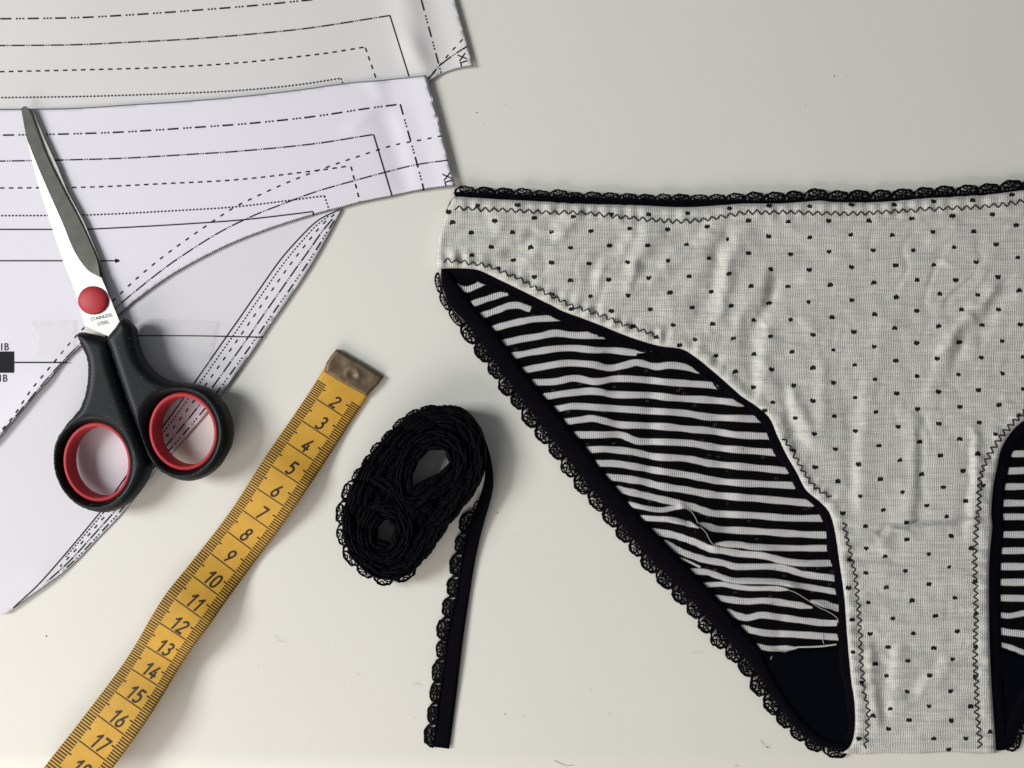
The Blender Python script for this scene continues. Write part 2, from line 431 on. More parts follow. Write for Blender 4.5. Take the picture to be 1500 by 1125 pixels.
# upper sheet
pA = paper("pattern_paper", [([(-60, -60), (652, -60), (667, 0), (681, 50), (693.5, 96.5)], False), ([(693.5, 96.5), (676, 99.5), (650, 108), (629, 119)], True),
           ([(629, 119), (600, 190), (-60, 230), (-60, -60)], False)], zA, M['paperA'],
           "pattern sheet tucked under the one marked 1B, running off the far edge")
prints([([(-40, 28), (0, 27.5), (107, 26), (187, 22), (280, 15.5), (373, 8), (462, -1)], 'dddot', 1.9),
        ([(-40, 67), (0, 66.7), (107, 65.6), (187, 62), (280, 57), (373, 49.5), (457, 40.5), (571, 22.7)], 'micro', 1.6),
        ([(571, 22.7), (599, 112)], 'solid', 1.5),
        ([(-40, 105), (0, 105), (133, 102), (240, 98.7), (350, 92), (470, 79), (534, 69)], 'dash', 1.7),
        ([(535, 70), (551, 116)], 'dash', 1.6),
        ([(-40, 143), (0, 143), (133, 141), (267, 136.6), (350, 132.5), (430, 125), (499, 114.7)], 'dot', 1.8), ([(499, 114.7), (502, 122)], 'dot', 1.5),
        ([(617, 0), (646, 107)], 'dddot', 1.7), ([(627, 116), (643, 97), (665, 80), (684, 68)], 'micro', 1.6),
        ([(633, 109), (657, 80), (678, 57)], 'dash2', 1.6),
        ([(630, 118), (650, 107.3), (676, 98.7), (693, 95.8)], 'cut', 1.4), ([(692.5, 96), (680.2, 50), (666.2, 0)], 'cut', 0.7)], zA, pA, M['ink'])
lettering("XL", 678, 87, 11.5, 73, zA, pA, M['ink'], 0.95, bold=0.01)
# middle sheet
topB = [(-60, 160), (0, 159.5), (107, 158), (187, 153), (267, 148), (350, 141), (430, 132), (510, 121), (563, 116.5), (624, 110)]
botB = [(667, 272), (617, 279), (577, 287.5), (529, 297), (499, 305), (457, 316), (403, 333), (350, 353), (307, 373), (253, 403), (200, 440), (176, 461),
        (145, 486), (117, 510), (93, 533), (70, 560), (53, 578), (25, 612), (0, 642), (-60, 712)]
pB = paper("pattern_paper", [(topB, True), ([(624, 110), (648, 197), (667, 272)], False), (botB, True), ([(-60, 712), (-60, 160)], False)], zB, M['paperB'],
           "pattern sheet lying on top, marked 1B, with curved edge under the scissors")
prints([([(-36, 198.5), (5, 198), (107, 196), (187, 193), (280, 187), (363, 181), (457, 171), (537, 159), (586, 152.6)], 'dddot', 1.9),
        ([(586, 152.6), (611, 241), (621, 279)], 'dddot', 1.8),
        ([(-40, 236), (0, 236), (107, 234), (187, 231.5), (280, 226), (350, 221.5), (457, 211), (547, 197)], 'micro', 1.6), ([(547, 197), (574, 287)], 'solid', 1.5),
        ([(-40, 275), (0, 275.5), (133, 274), (240, 269), (350, 263), (470, 249), (513, 243)], 'dash', 1.7), ([(514, 244), (527, 296)], 'dash', 1.7),
        ([(-40, 316), (0, 316), (133, 314.7), (267, 308), (350, 302.5), (475, 287)], 'dot', 1.8), ([(475, 287), (482, 308)], 'dot', 1.6),
        ([(-40, 336), (77, 336), (133, 335.5), (240, 330), (350, 322.5), (430, 313.5), (458, 310)], 'solid', 1.5), ([(458, 310), (459.5, 315)], 'solid', 1.5),
        ([(-40, 382), (170, 382)], 'solid', 1.5), ([(169, 379.6), (174.5, 382), (169, 384.4)], 'solid', 1.7), ([(168, 382), (174, 382)], 'solid', 3.0),
        ([(647, 199), (617, 205), (577, 212.6), (537, 225), (470, 248), (417, 269), (377, 287), (341, 305), (293, 337), (240, 375), (200, 408), (171, 435), (123, 480), (101, 504), (67, 545), (44, 573), (16, 614), (-30, 665)], 'dash2', 1.7),
        ([(656, 234.6), (611, 241), (577, 249), (521, 264), (462, 281), (411, 300), (373, 315), (320, 341), (253, 384), (200, 425), (171, 450), (117, 504), (93, 528), (61, 564), (30, 601), (-30, 672)], 'micro', 1.5),
        ([(18, 531), (99, 531)], 'solid', 1.6), ([(-30, 530.5), (20.5, 530.5)], 'solid', 26)], zB, pB, M['ink'])
prints([([(p[0], p[1]+0.9) for p in topB], 'cut', 1.5), ([(622.5, 111.5), (646.0, 197), (665.0, 271.5)], 'cut', 1.3), ([(p[0]-0.3, p[1]-0.7) for p in botB], 'cut', 2.4)], zB, pB, M['ink_soft'], "dotted_cutting_line")
lettering("XL", 655.5, 262, 11.5, 76, zB, pB, M['ink'], 0.95, bold=0.01)
lettering("1B", 7, 508, 10.5, 0, zB, pB, M['ink'], 0.85)
lettering("1B", 5, 554, 10.5, 0, zB, pB, M['ink'], 0.85)

def clear_tape():
    m, nt, b = new_mat("clear_adhesive_film"); b.inputs['Base Color'].default_value = rgb(226, 224, 206); b.inputs['Roughness'].default_value = 0.3; b.inputs['Alpha'].default_value = 0.10
    for o, zf, p in (([(197, 466), (322, 471), (305, 549), (204, 546)], zC, pC), ([(46, 472), (113, 469), (112, 508), (96, 526), (50, 524)], zB, pB)):
        P = cr_poly([(o+[o[0]], False)], 6)
        sheet("clear_adhesive_tape", P, [], lambda x, y: zf(x, y)+0.00028, 8, m, p, lambda x, y, z: z-0.00008, closed=False)
clear_tape()

# ------------------------------------------------------------------ scissors
sc = thing("scissors", "closed steel scissors with black handles and red ring linings on the pattern papers", "scissors")
ZS = 0.0022
def blade_surface(name, outline, zf, m, parent, thick, sp=5):
    return sheet(name, outline, [], zf, sp, m, parent, lambda x, y, z: z-thick, closed=True)
def polyl(pts, sp=5): return cr_poly([(pts+[pts[0]], False)], sp)
# lower blade: shows as a pale sliver on the right and the tang at the handle
low = [(40, 158), (47, 160), (65, 203), (84, 244), (99, 281), (122.5, 324), (146, 380), (153, 406), (160, 430), (166, 470), (150, 500), (124, 488), (124, 470), (125, 380), (80, 262), (52, 190)]
blade_surface("blade", polyl(low), lambda x, y: ZS+0*x+0.0008, M['steel2'], sc, 0.0012)
for o_ in sc.children: o_.data.polygons.foreach_set('use_smooth', [False]*len(o_.data.polygons))
# upper blade body and hollow-ground face
ub_left = [(31, 160), (40, 205), (51, 253), (60, 283), (77, 336), (93, 384), (107, 419), (121, 466), (125, 477), (160, 493), (175, 471), (161, 436), (148, 406)]
bevel = [(147, 406.5), (128, 395), (109, 368), (91, 325), (71, 280), (56, 245), (40, 205), (31, 160)]
up = polyl([(31, 160), (34, 156), (40, 156.5), (68, 228), (94, 281), (118, 326), (141.5, 379), (148, 405), (161, 436), (175, 471), (160, 493), (125, 477), (121, 466), (107, 419), (93, 384), (77, 336), (60, 283), (51, 253), (40, 205)], 4)
bev_line = cr(bevel, 4)
bev_poly = np.vstack([bev_line, cr([(31, 160), (34, 156), (40, 156.5), (68, 228), (94, 281), (118, 326), (141.5, 379), (147, 406.5)], 4)[1:-1]])
rightedge = cr([(40, 156.5), (68, 228), (94, 281), (118, 326), (141.5, 379), (148, 406)], 4)
def zblade(x, y):
    z = np.full(np.shape(x), ZS+0.0024)
    ins = inside(x, y, bev_poly)
    d = seg_dist(x, y, bev_line, False)
    return z-np.where(ins, 0.00025+np.minimum(d, 30)*S*0.20, 0)
body_out = np.vstack([cr([(148, 406), (161, 436), (175, 471)], 4), cr_poly([([(175, 471), (160, 493), (125, 477)], False)], 4)[1:], cr([(125, 477), (121, 466), (107, 419), (93, 384), (77, 336), (60, 283), (51, 253), (40, 205)], 4)[1:], cr(bevel, 4)[::-1][8:-1] if False else cr(bevel[:7], 4)[::-1][1:]])
body_out = body_out[np.r_[True, np.linalg.norm(np.diff(body_out, axis=0), axis=1) > 0.4]]
bo = blade_surface("blade", body_out, lambda x, y: np.full(np.shape(x), ZS+0.0024), M['steel'], sc, 0.0013, 5)
face = blade_surface("hollow_ground_face", bev_poly, lambda x, y: ZS+0.0024-0.00012-np.minimum(seg_dist(x, y, bev_line, False), 30)*S*0.13, M['steel2'], bo, 0.0004, 4)
for o_ in (bo, face): o_.data.polygons.foreach_set("use_smooth", [False]*len(o_.data.polygons))
zf = lambda x, y: np.full(np.shape(x), ZS+0.0024)
lettering("STAINLESS", 148, 464.5, 5.1, -13, zf, bo, M['etch'], 0.95)
lettering("STEEL", 151, 473, 5.1, -13, zf, bo, M['etch'], 0.95)
# pivot screw
def dome(name, cx, cy, rx, ry, z0, h, m, parent, rings=8, seg=40):
    v = []; f = []
    for i in range(rings+1):
        a = i/rings*math.pi/2; r = math.cos(a); z = z0+h*math.sin(a)**0.9
        if i == 0: v += [W(cx+rx*math.cos(2*math.pi*k/seg), cy+ry*math.sin(2*math.pi*k/seg), z0-0.0006) for k in range(seg)]
        if i < rings: v += [W(cx+rx*r*math.cos(2*math.pi*k/seg), cy+ry*r*math.sin(2*math.pi*k/seg), z) for k in range(seg)]
    for i in range(rings):
        for k in range(seg):
            k2 = (k+1) % seg; f.append((i*seg+k, (i+1)*seg+k, (i+1)*seg+k2, i*seg+k2))
    v.append(W(cx, cy, z0+h)); t = len(v)-1
    for k in range(seg): f.append((rings*seg+k, t, rings*seg+(k+1) % seg))
    return mesh(name, v, f, m, parent)
dome("pivot_screw", 136, 440, 22, 21, ZS+0.0026, 0.0017, M['red'], sc)
# handles
def ellipse(cx, cy, rx, ry, tilt, n=56):
    t = np.linspace(0, 2*math.pi, n, endpoint=False); a = math.radians(tilt)
    x = rx*np.cos(t); y = ry*np.sin(t)
    return np.stack([cx+x*math.cos(a)-y*math.sin(a), cy+x*math.sin(a)+y*math.cos(a)], 1)
def handle(outline, hole, zmid, H, Hb, R):
    O = cr(outline, 4, True)
    def d2(x, y):
        return np.minimum(seg_dist(x, y, O), seg_dist(x, y, hole))
    def prof(x, y):
        d = np.clip(d2(x, y)/R, 0, 1); return np.sqrt(np.clip(1-(1-d)**2, 0, 1))
    def top(x, y):
        near = np.clip((y-500)/120, 0, 1)   # thinner where it grips the blade
        return zmid+H*prof(x, y)*(0.62+0.38*near)
    return sheet("handle", O, [hole], top, 3.4, M['rubber'], sc, lambda x, y, z: zmid-0.0001-Hb*prof(x, y), closed=True, zref=zmid)
HL = [(113, 490), (121, 486.5), (153, 494), (163, 502), (170, 530), (182, 565), (196, 600), (210, 635), (221, 664), (224, 680), (219, 697), (210, 714), (192, 735), (171, 747), (147, 750.5),
      (122, 743), (101, 726), (86, 700), (81, 672), (85, 645), (98, 623), (119, 597), (128, 570), (129.5, 532), (118, 503)]
HR = [(171, 478), (177, 469), (185, 466.5), (197, 478), (200, 495), (210, 524), (231, 548), (257, 559), (287, 562.5), (311, 571), (329, 592), (340, 618), (340, 648), (326, 678), (306, 696),
      (280, 704.5), (254, 700), (231, 685), (218, 664), (207, 635), (192, 599), (177, 557), (162, 512), (157, 496)]
holeL = ellipse(142.5, 677, 49.5, 57.5, -8); holeR = ellipse(268.5, 632, 49.5, 56.5, -10)
hl = handle(HL, holeL, 0.0070, 0.0048, 0.0052, 15)
hr = handle(HR, holeR, 0.0082, 0.0050, 0.0062, 15)
def ringgrip(cx, cy, rx, ry, tilt, z0, z1, parent):
    seg = 56; t0 = 5.5
    prof = [(1.5, z0), (1.5, z1-0.0008), (0.2, z1-0.0002), (-t0*0.5, z1), (-t0+0.6, z1-0.0003), (-t0, z1-0.0010), (-t0, (z0+z1)/2), (-t0, z0+0.0004), (-t0+1, z0), (-1, z0)]
    v = []; f = []; k = len(prof)
    for i in range(seg):
        for off, z in prof:
            e = ellipse(cx, cy, rx+off, ry+off, tilt, seg)[i]; w_ = W(e[0], e[1], z1); v.append((w_[0], w_[1], z))
    for i in range(seg):
        i2 = (i+1) % seg
        for j in range(k):
            j2 = (j+1) % k; f.append((i*k+j, i*k+j2, i2*k+j2, i2*k+j))
    o = mesh("ring_lining", v, f, M['red'], parent)
    import bmesh
    bm = bmesh.new(); bm.from_mesh(o.data); bmesh.ops.recalc_face_normals(bm, faces=bm.faces); bm.to_mesh(o.data); bm.free()
    return o
ringgrip(142.5, 677, 49.5, 57.5, -8, 0.0018, 0.0092, hl)
ringgrip(268.5, 632, 49.5, 56.5, -10, 0.0020, 0.0108, hr)

# ------------------------------------------------------------------ tape measure
tp = thing("tape_measure", "yellow tape measure with black centimetre numbers and a tarnished metal end clip", "tape measure")
ctr = [(519, 540), (504, 565), (483, 597.5), (462, 629), (440.5, 662), (417, 695), (396, 729), (375, 761), (351, 792), (327, 824), (301, 858), (275, 892), (252, 925), (233, 958), (212, 992), (189, 1026.5), (163, 1062), (135, 1099), (106, 1137), (76, 1177)]
# parameter: index 2 -> line below "2", ... index k -> line below "k"
CT = np.array(ctr); cidx = np.array([0.4]+list(range(1, len(ctr))), float)
zk = 1.35*np.array([1.0, 0.9, 0.8, 1.0, 1.8, 3.4, 3.6, 2.4, 1.2, 1.4, 3.2, 5.2, 5.6, 4.6, 5.2, 6.6, 7.2, 7.0, 7.0, 7.0])*0.001
tiltk = 1.2*np.array([0.1, 0.1, 0.2, 0.4, 0.9, 1.4, 1.2, 0.6, 0.2, 0.7, 1.4, 1.8, 1.5, 1.2, 1.8, 2.4, 2.5, 2.2, 2, 2])*0.001
hwk = np.array([38, 38, 37.5, 38, 38.5, 39, 38, 37, 36.5, 37, 38, 39.5, 38, 36.5, 37, 38.5, 39.5, 40, 41, 41])
tt = np.linspace(0.4, len(ctr)-1, 400)
def ci(vals, t):
    # smooth interpolation (cosine-blended hermite through samples)
    k = np.clip(np.searchsorted(cidx, t)-1, 0, len(cidx)-2); a = cidx[k]; b = cidx[k+1]; u = (t-a)/(b-a)
    vals = np.asarray(vals, float)
    m = np.gradient(vals, cidx)
    h = b-a
    return (2*u**3-3*u**2+1)*vals[k]+(u**3-2*u**2+u)*h*m[k]+(-2*u**3+3*u**2)*vals[k+1]+(u**3-u**2)*h*m[k+1]
sm = lambda a: np.r_[a[:1], (a[:-2]+2*a[1:-1]+a[2:])/4, a[-1:]]
CTs = np.stack([sm(CT[:, 0]), sm(CT[:, 1])], 1)
def tape_pt(t, s, dz=0.0):
    """t centimetre parameter, s -1..1 across (right edge +)"""
    t = np.asarray(t, float); s = np.asarray(s, float)
    x = ci(CTs[:, 0], t); y = ci(CTs[:, 1], t); e = 0.35
    tx = ci(CTs[:, 0], np.clip(t+e, 0.4, cidx[-1]))-ci(CTs[:, 0], np.clip(t-e, 0.4, cidx[-1])); ty = ci(CTs[:, 1], np.clip(t+e, 0.4, cidx[-1]))-ci(CTs[:, 1], np.clip(t-e, 0.4, cidx[-1]))
    l = np.hypot(tx, ty); nx, ny = -ty/l, tx/l     # tape runs down-left; this points to the right edge?
    flip = np.where(nx < 0, -1, 1); nx, ny = nx*flip, ny*flip
    hw = ci(hwk, t)
    z = ci(zk, t)+ci(tiltk, t)*s*0.7-0.0004*(s**2)+0.0004+dz
    return WA(x+nx*hw*s, y+ny*hw*s, z)
t_ = np.linspace(0.75, len(ctr)-1, 260); s_ = np.linspace(-1, 1, 13)
TT, SS = np.meshgrid(t_, s_, indexing='ij')
top = tape_pt(TT, SS).reshape(-1, 3); bot = tape_pt(TT, SS, -0.00045).reshape(-1, 3)
n1, n2 = TT.shape; f = []
for i in range(n1-1):
    for j in range(n2-1):
        a = i*n2+j; f.append((a, a+1, a+n2+1, a+n2)); b = a+n1*n2; f.append((b, b+n2, b+n2+1, b+1))
    a = i*n2; f.append((a, a+n2, a+n2+n1*n2, a+n1*n2)); a = i*n2+n2-1; f.append((a+n2, a, a+n1*n2, a+n2+n1*n2))
mesh("tape_band", np.vstack([top, bot]), f, M['tape'], tp)
# ticks
vs, fs = [], []
def tick(t, s0, s1, w):
    n = max(1, int(abs(s1-s0)/0.25)); s = np.linspace(s0, s1, n+1); k = len(vs)
    A = tape_pt(np.full(n+1, t-w), s, 0.00008); B = tape_pt(np.full(n+1, t+w), s, 0.00008)
    for i in range(n+1): vs.extend([A[i], B[i]])
    for i in range(n): fs.append((k+2*i, k+2*i+1, k+2*i+3, k+2*i+2))
for mm in range(13, 10*(len(ctr)-1)-2):
    t = mm/10.0
    if mm % 10 == 0: tick(t, -0.99, 0.99, 0.019)
    elif mm % 5 == 0: tick(t, -0.99, -0.50, 0.024); tick(t, 0.46, 0.99, 0.024)
    else: tick(t, -0.99, -0.60, 0.024); tick(t, 0.58, 0.99, 0.024)
o = mesh("centimetre_ticks", vs, fs, M['tapeink'], tp, smooth=False); o["kind"] = "stuff"
DG = {'1': [([(0.08, 0.74), (0.34, 1.0), (0.34, 0.0)], 0)], '2': [([(0.03, 0.80), (0.10, 0.95), (0.25, 1.0), (0.41, 0.94), (0.46, 0.78), (0.40, 0.60), (0.20, 0.28), (0.03, 0.0)], 1), ([(0.0, 0.0), (0.5, 0.0)], 0)],
      '3': [([(0.05, 0.88), (0.14, 0.98), (0.27, 1.0), (0.42, 0.92), (0.45, 0.76), (0.37, 0.59), (0.20, 0.54)], 1), ([(0.20, 0.54), (0.40, 0.47), (0.48, 0.28), (0.40, 0.07), (0.22, 0.0), (0.09, 0.03), (0.02, 0.12)], 1)],
      '4': [([(0.36, 1.0), (0.0, 0.26), (0.52, 0.26)], 0), ([(0.36, 0.56), (0.36, 0.0)], 0)], '5': [([(0.46, 1.0), (0.10, 1.0), (0.07, 0.56)], 0), ([(0.07, 0.56), (0.24, 0.62), (0.42, 0.53), (0.47, 0.30), (0.40, 0.08), (0.22, 0.0), (0.03, 0.09)], 1)],
      '6': [([(0.36, 1.0), (0.16, 0.62), (0.04, 0.34), (0.07, 0.10), (0.25, 0.0), (0.42, 0.09), (0.47, 0.30), (0.40, 0.50), (0.25, 0.57), (0.10, 0.48)], 1)], '7': [([(0.02, 1.0), (0.48, 1.0), (0.17, 0.0)], 0)],
      '8': [([(0.25, 0.54), (0.10, 0.62), (0.06, 0.78), (0.12, 0.95), (0.25, 1.0), (0.38, 0.95), (0.44, 0.78), (0.40, 0.62), (0.25, 0.54)], 1), ([(0.25, 0.54), (0.08, 0.45), (0.02, 0.27), (0.09, 0.06), (0.25, 0.0), (0.41, 0.06), (0.48, 0.27), (0.42, 0.45), (0.25, 0.54)], 1)],
      '9': [([(0.14, 0.0), (0.34, 0.38), (0.46, 0.66), (0.43, 0.90), (0.25, 1.0), (0.08, 0.91), (0.03, 0.70), (0.10, 0.50), (0.25, 0.43), (0.40, 0.52)], 1)],
      '0': [([(0.25, 0.0), (0.09, 0.10), (0.03, 0.35), (0.03, 0.65), (0.09, 0.90), (0.25, 1.0), (0.41, 0.90), (0.47, 0.65), (0.47, 0.35), (0.41, 0.10), (0.25, 0.0)], 1)]}
def numeral(txt):
    vs_, fs_ = [], []; x0 = -(len(txt)*0.68-0.18)/2
    for ch in txt:
        for pts, smooth in DG[ch]:
            P = cr([(a*100, b*100) for a, b in pts], 6)/100 if smooth else np.array(pts, float)
            segs = [P] if smooth else [P[i:i+2] for i in range(len(P)-1)]
            for Q in segs:
                nr, tg = normals2(Q*100); w = 0.082; Q = Q.copy()
                if not smooth: Q[0] -= tg[0]*w*0.6; Q[-1] += tg[-1]*w*0.6
                k = len(vs_)
                for q, n_ in zip(Q, nr):
                    for sg in (-1, 1):
                        x, y = q+n_*w*sg; vs_.append((x0+x+0.20*(y-0.5), y-0.5))
                for i in range(len(Q)-1): fs_.append((k+2*i, k+2*i+1, k+2*i+3, k+2*i+2))
        x0 += 0.68
    return np.array(vs_), fs_
for k in range(2, 19):
    V, F = numeral(str(k))
    P = tape_pt(k-0.33-V[:, 1]*0.49, 0.07+V[:, 0]*0.46, 0.0001)
    mesh("number", P, F, M['tapeink'], tp, smooth=False)
# metal end clip
clip = cr_poly([([(493, 511.5), (527.5, 531), (562, 552), (555, 562), (545, 572), (537, 580.5), (506, 563.5), (475, 545), (478, 532), (485, 521), (493, 511.5)], False)], 3)
def zclip(x, y):
    d = seg_dist(x, y, clip); e = np.sqrt(np.clip(1-(1-np.clip(d/3, 0, 1))**2, 0, 1))
    r = np.hypot(x-517, y-549)
    z = 0.0019+0.0007*e+0.00035*softnoise(x, y, 44, 4)
    return z-0.0004*np.exp(-(r/5.0)**2)+0.0002*np.exp(-((r-9)/3.0)**2)
sheet("end_clip", clip, [], zclip, 2.5, M['brass'], tp, lambda x, y, z: z*0+0.0003, closed=False)

# ------------------------------------------------------------------ lace scallop unit (8 mm x 4.5 mm, in metres, base on y=0)
def scallop_mesh(seed=0):
    R_ = np.random.default_rng(seed+11)
    sk = R_.uniform(-0.10, 0.10); fl = R_.uniform(0.55, 0.75)
    def pt(t, r):       # t 0..1 along the fan, r 0..1 out from the band
        a = math.pi*t
        return np.array([0.5-0.5*(0.55+0.45*r)*math.cos(a)*(0.75+0.25*r)/0.999+sk*r*math.sin(a)*0.5, (0.06+0.94*r)*math.sin(a)**fl, 0.0])
    def arc(r, n=13, w=0.0, k=0): return np.array([pt(t, r+w*math.sin(k*math.pi*2*t)) for t in np.linspace(0.0, 1.0, n)])
    P = [arc(1.0, 17, 0.03, 3), arc(0.90, 15, 0.02, 4)]
    rows = [(0.28, 0.58, 3), (0.58, 0.92, 4)]
    for q, (r0, r1, k) in enumerate(rows):
        for i in range(k):
            t0 = (i+0.5*(q % 2)+0.25)/k; tm = t0+0.5/k; t1 = t0+1.0/k
            a = pt(min(t0, 1), r0); m_ = pt(min(tm, 1), r1); b_ = pt(min(t1, 1), r0)
            P.append(np.array([a, (a+m_)/2+[0, 0.03, 0.05], m_])); P.append(np.array([m_, (b_+m_)/2+[0, 0.03, 0.02], b_]))
    P.append(arc(0.30, 9, 0.05, 5))
    x = np.linspace(-0.04, 1.04, 22)
    P.append(np.stack([x, 0.09+0.05*np.sin(x*34), 0*x], 1)); P.append(np.stack([x, 0.0+0.04*np.sin(x*30+2), 0*x], 1))
    for i in range(4):
        P.append(np.array([[0.14+0.22*i, 0.0, 0.03], [0.18+0.20*i, 0.14, 0.06], [0.26+0.15*i, 0.28, 0.03]]))
    L, H = 0.0084, 0.0045
    P = [p*np.array([L, H, 0.004])+R_.normal(0, 0.00012, p.shape) for p in P]
    v, f = tubes(P, 0.00034, 5)
    me = bpy.data.meshes.new("scallop"); me.from_pydata([tuple(a) for a in v], [], f); me.materials.append(M['thread'])
    me.polygons.foreach_set("use_smooth", [True]*len(me.polygons)); return me
SCM = [scallop_mesh(i) for i in range(7)]
def scallop(p0, p1, outdir, parent, hs=1.0, jit=0.12):
    """p0,p1 world base ends; outdir world vector"""
    p0 = Vector(p0); p1 = Vector(p1); u = p1-p0; L = u.length
    v = Vector(outdir); v = (v-u*(v.dot(u)/max(L*L, 1e-12))).normalized()
    v = (v+Vector((0, 0, random.uniform(-jit, jit)))).normalized()
    n = u.normalized().cross(v)
    if n.z < 0: n = -n
    o = bpy.data.objects.new("scallop", random.choice(SCM)); COL.objects.link(o); o.parent = parent
    sx = L/0.0080; sy = hs*random.uniform(0.92, 1.1)
    m = Matrix((u.normalized()*sx, v*sy, n)).transposed().to_4x4(); m.translation = p0-u*0.03
    o.matrix_local = m; return o
def scallop_row(line, parent, side, zf, step=32, hs=1.0, jit=0.12, out=None, lift=0.0):
    """scallops on a traced line; side +1/-1 picks the normal"""
    P = cr(line, 1.0); d = np.r_[0, np.cumsum(np.linalg.norm(np.diff(P, axis=0), axis=1))]
    n = max(1, int(round(d[-1]/step))); e = [0]
    w = np.array([1+random.uniform(-0.12, 0.12) for _ in range(n)]); w = np.cumsum(w)/w.sum()*d[-1]; e = np.r_[0, w]
    for a, b in zip(e[:-1], e[1:]):
        x0, y0 = np.interp(a, d, P[:, 0]), np.interp(a, d, P[:, 1]); x1, y1 = np.interp(b, d, P[:, 0]), np.interp(b, d, P[:, 1])
        z = float(zf(np.array([(x0+x1)/2]), np.array([(y0+y1)/2]))[0])
        A = W(x0, y0, z); B = W(x1, y1, z); tx, ty = x1-x0, y1-y0
        nx, ny = -ty*side, tx*side
        scallop(A, B, (nx, -ny, lift*math.hypot(nx, ny)), parent, (hs*(b-a)/step*0.3+hs*0.7)*0.93, jit)

# ------------------------------------------------------------------ coil of lace trim
lt = thing("lace_trim", "coil of black scalloped lace elastic with one loose end beside the yellow tape", "lace trim")
outC = [(513, 737), (506, 757), (507, 783), (517, 810), (535, 830), (553, 842), (570, 845), (587, 843), (608, 829), (631, 803), (650, 773), (675, 742), (697, 713), (708, 684), (707, 641), (690, 612), (671, 598), (642, 597), (620, 602), (597, 614), (575, 637), (558, 654), (538, 681), (521, 710)]
h1 = [(601, 722), (602, 703), (607, 684), (620, 664), (640, 654), (656, 661), (661, 674), (651, 690), (629, 701), (611, 710)]
h2 = [(552, 776), (558, 764), (569, 760), (577, 770), (576, 785), (567, 795), (556, 793)]
OC = cr(outC, 4, True); H1 = cr(h1, 3, True); H2 = cr(h2, 3, True)
def zcore(x, y): return 0.0084+0.0007*softnoise(x, y, 22, 5)+0.0004*np.sin((x*0.83-y*0.56)/2.6+2*softnoise(x, y, 60, 2))
shr = lambda P, k: np.array(P)+normals2(P, True)[0]*k
def orient(P):  # ensure shr(+) goes inward
    A = shr(P, 3.0); return P if inside(A[:1, 0], A[:1, 1], P)[0] else P[::-1]
OC = orient(OC); H1 = orient(H1); H2 = orient(H2)
core = sheet("inner_winding", shr(OC, 4), [shr(H1, -1.0), shr(H2, -3)], zcore, 3, M['navy'], lt, lambda x, y, z: z*0+0.0002)
def winding(P, closed, ztop, zbot, lean, thick=2.6, name="winding"):
    """a standing band following P; lean shifts its top outwards (units)"""
    nr, _ = normals2(P, closed); n = len(P); v = []; f = []
    d = np.arange(n)*4.0; ph = random.uniform(0, 6.28)
    zt = ztop+0.0007*np.abs(np.sin(d/31*math.pi+ph))+0.0004*np.sin(d/17+ph*2)+rng.normal(0, 0.00008, n)
    ln = lean*(1+0.25*np.sin(d/40+ph))
    prof = [(0.5, 0, 0), (0.5, 0.5, 0.5), (0.5, 0.92, 1), (0.15, 1.0, 1), (-0.15, 1.0, 1), (-0.5, 0.92, 1), (-0.5, 0.5, 0.5), (-0.5, 0, 0)]
    for i in range(n):
        for o_, hh, lk in prof:
            z = zbot+(zt[i]-zbot)*hh; q = P[i]+nr[i]*(o_*thick-ln[i]*lk); v.append(W(q[0], q[1], z))
    k = len(prof)
    for i in range(n if closed else n-1):
        i2 = (i+1) % n
        for j in range(k-1): f.append((i*k+j, i2*k+j, i2*k+j+1, i*k+j+1))
    o = mesh(name, v, f, M['navy'], lt)
    # lace edge standing on top of this winding
    st = 8
    for i in range(0, n-(0 if closed else st), st):
        a, b = P[i], P[(i+st) % n]; c = (nr[i]+nr[(i+st//2) % n])*-0.5
        if np.linalg.norm(b-a) < 12: continue
        z = float(zt[i])-0.0014
        kx = c*ln[i]*0.6
        scallop(W(a[0]+kx[0], a[1]+kx[1], z), W(b[0]+kx[0], b[1]+kx[1], z), (c[0]*0.5, -c[1]*0.5, 0.9), o, 0.50, 0.2)
    return o
for k in range(7):
    P = cr(shr(OC, 2+4.3*k), 4, True)
    winding(P, True, 0.0100+random.uniform(-0.0006, 0.0006)-0.0001*k, 0.0004, 2.0 if k else 3.0)
for H in (H1, H2):
    for k in range(6):
        P = cr(shr(H, (0.5 if H is H1 else -2.0)-4.4*k), 4 if k > 1 else 3, True)
        winding(P, True, 0.0092+random.uniform(-0.0005, 0.0006)+0.0002*k, 0.0004, 0.5)
for k in range(11):   # strands crossing between the two loops
    a = (k-2)*5.0
    P = cr([(545+a*0.75, 700-a*0.05), (566+a*0.72, 717+a*0.25), (588+a*0.55, 732+a*0.30), (604+a*0.55, 748+a*0.15), (610+a*0.85, 772-a*0.60)], 4)
    ok = np.array([not inside(P[i:i+1, 0], P[i:i+1, 1], shr(H1, -3))[0] and not inside(P[i:i+1, 0], P[i:i+1, 1], shr(H2, -3))[0] for i in range(len(P))])
    if ok.all(): winding(P, False, 0.0094+random.uniform(-0.0005, 0.0007), 0.0006, 1.0)
cn = 0
while cn < 26:
    x, y = random.uniform(540, 665), random.uniform(690, 775); a = random.gauss(-0.95, 0.35)
    if not all(inside(np.array([x+dx]), np.array([y+dy]), shr(OC, 26))[0] for dx, dy in ((0, 0), (14*math.cos(a), 14*math.sin(a)))): continue
    if min(seg_dist([x, x+16*math.cos(a)], [y, y+16*math.sin(a)], H1).min(), seg_dist([x, x+16*math.cos(a)], [y, y+16*math.sin(a)], H2).min()) < 14: continue
    z = 0.0098; sgx = random.choice((-1, 1))
    scallop(W(x, y, z), W(x+18*math.cos(a), y+18*math.sin(a), z), (math.sin(a)*sgx, math.cos(a)*sgx, 0.6), core, 0.5, 0.3); cn += 1
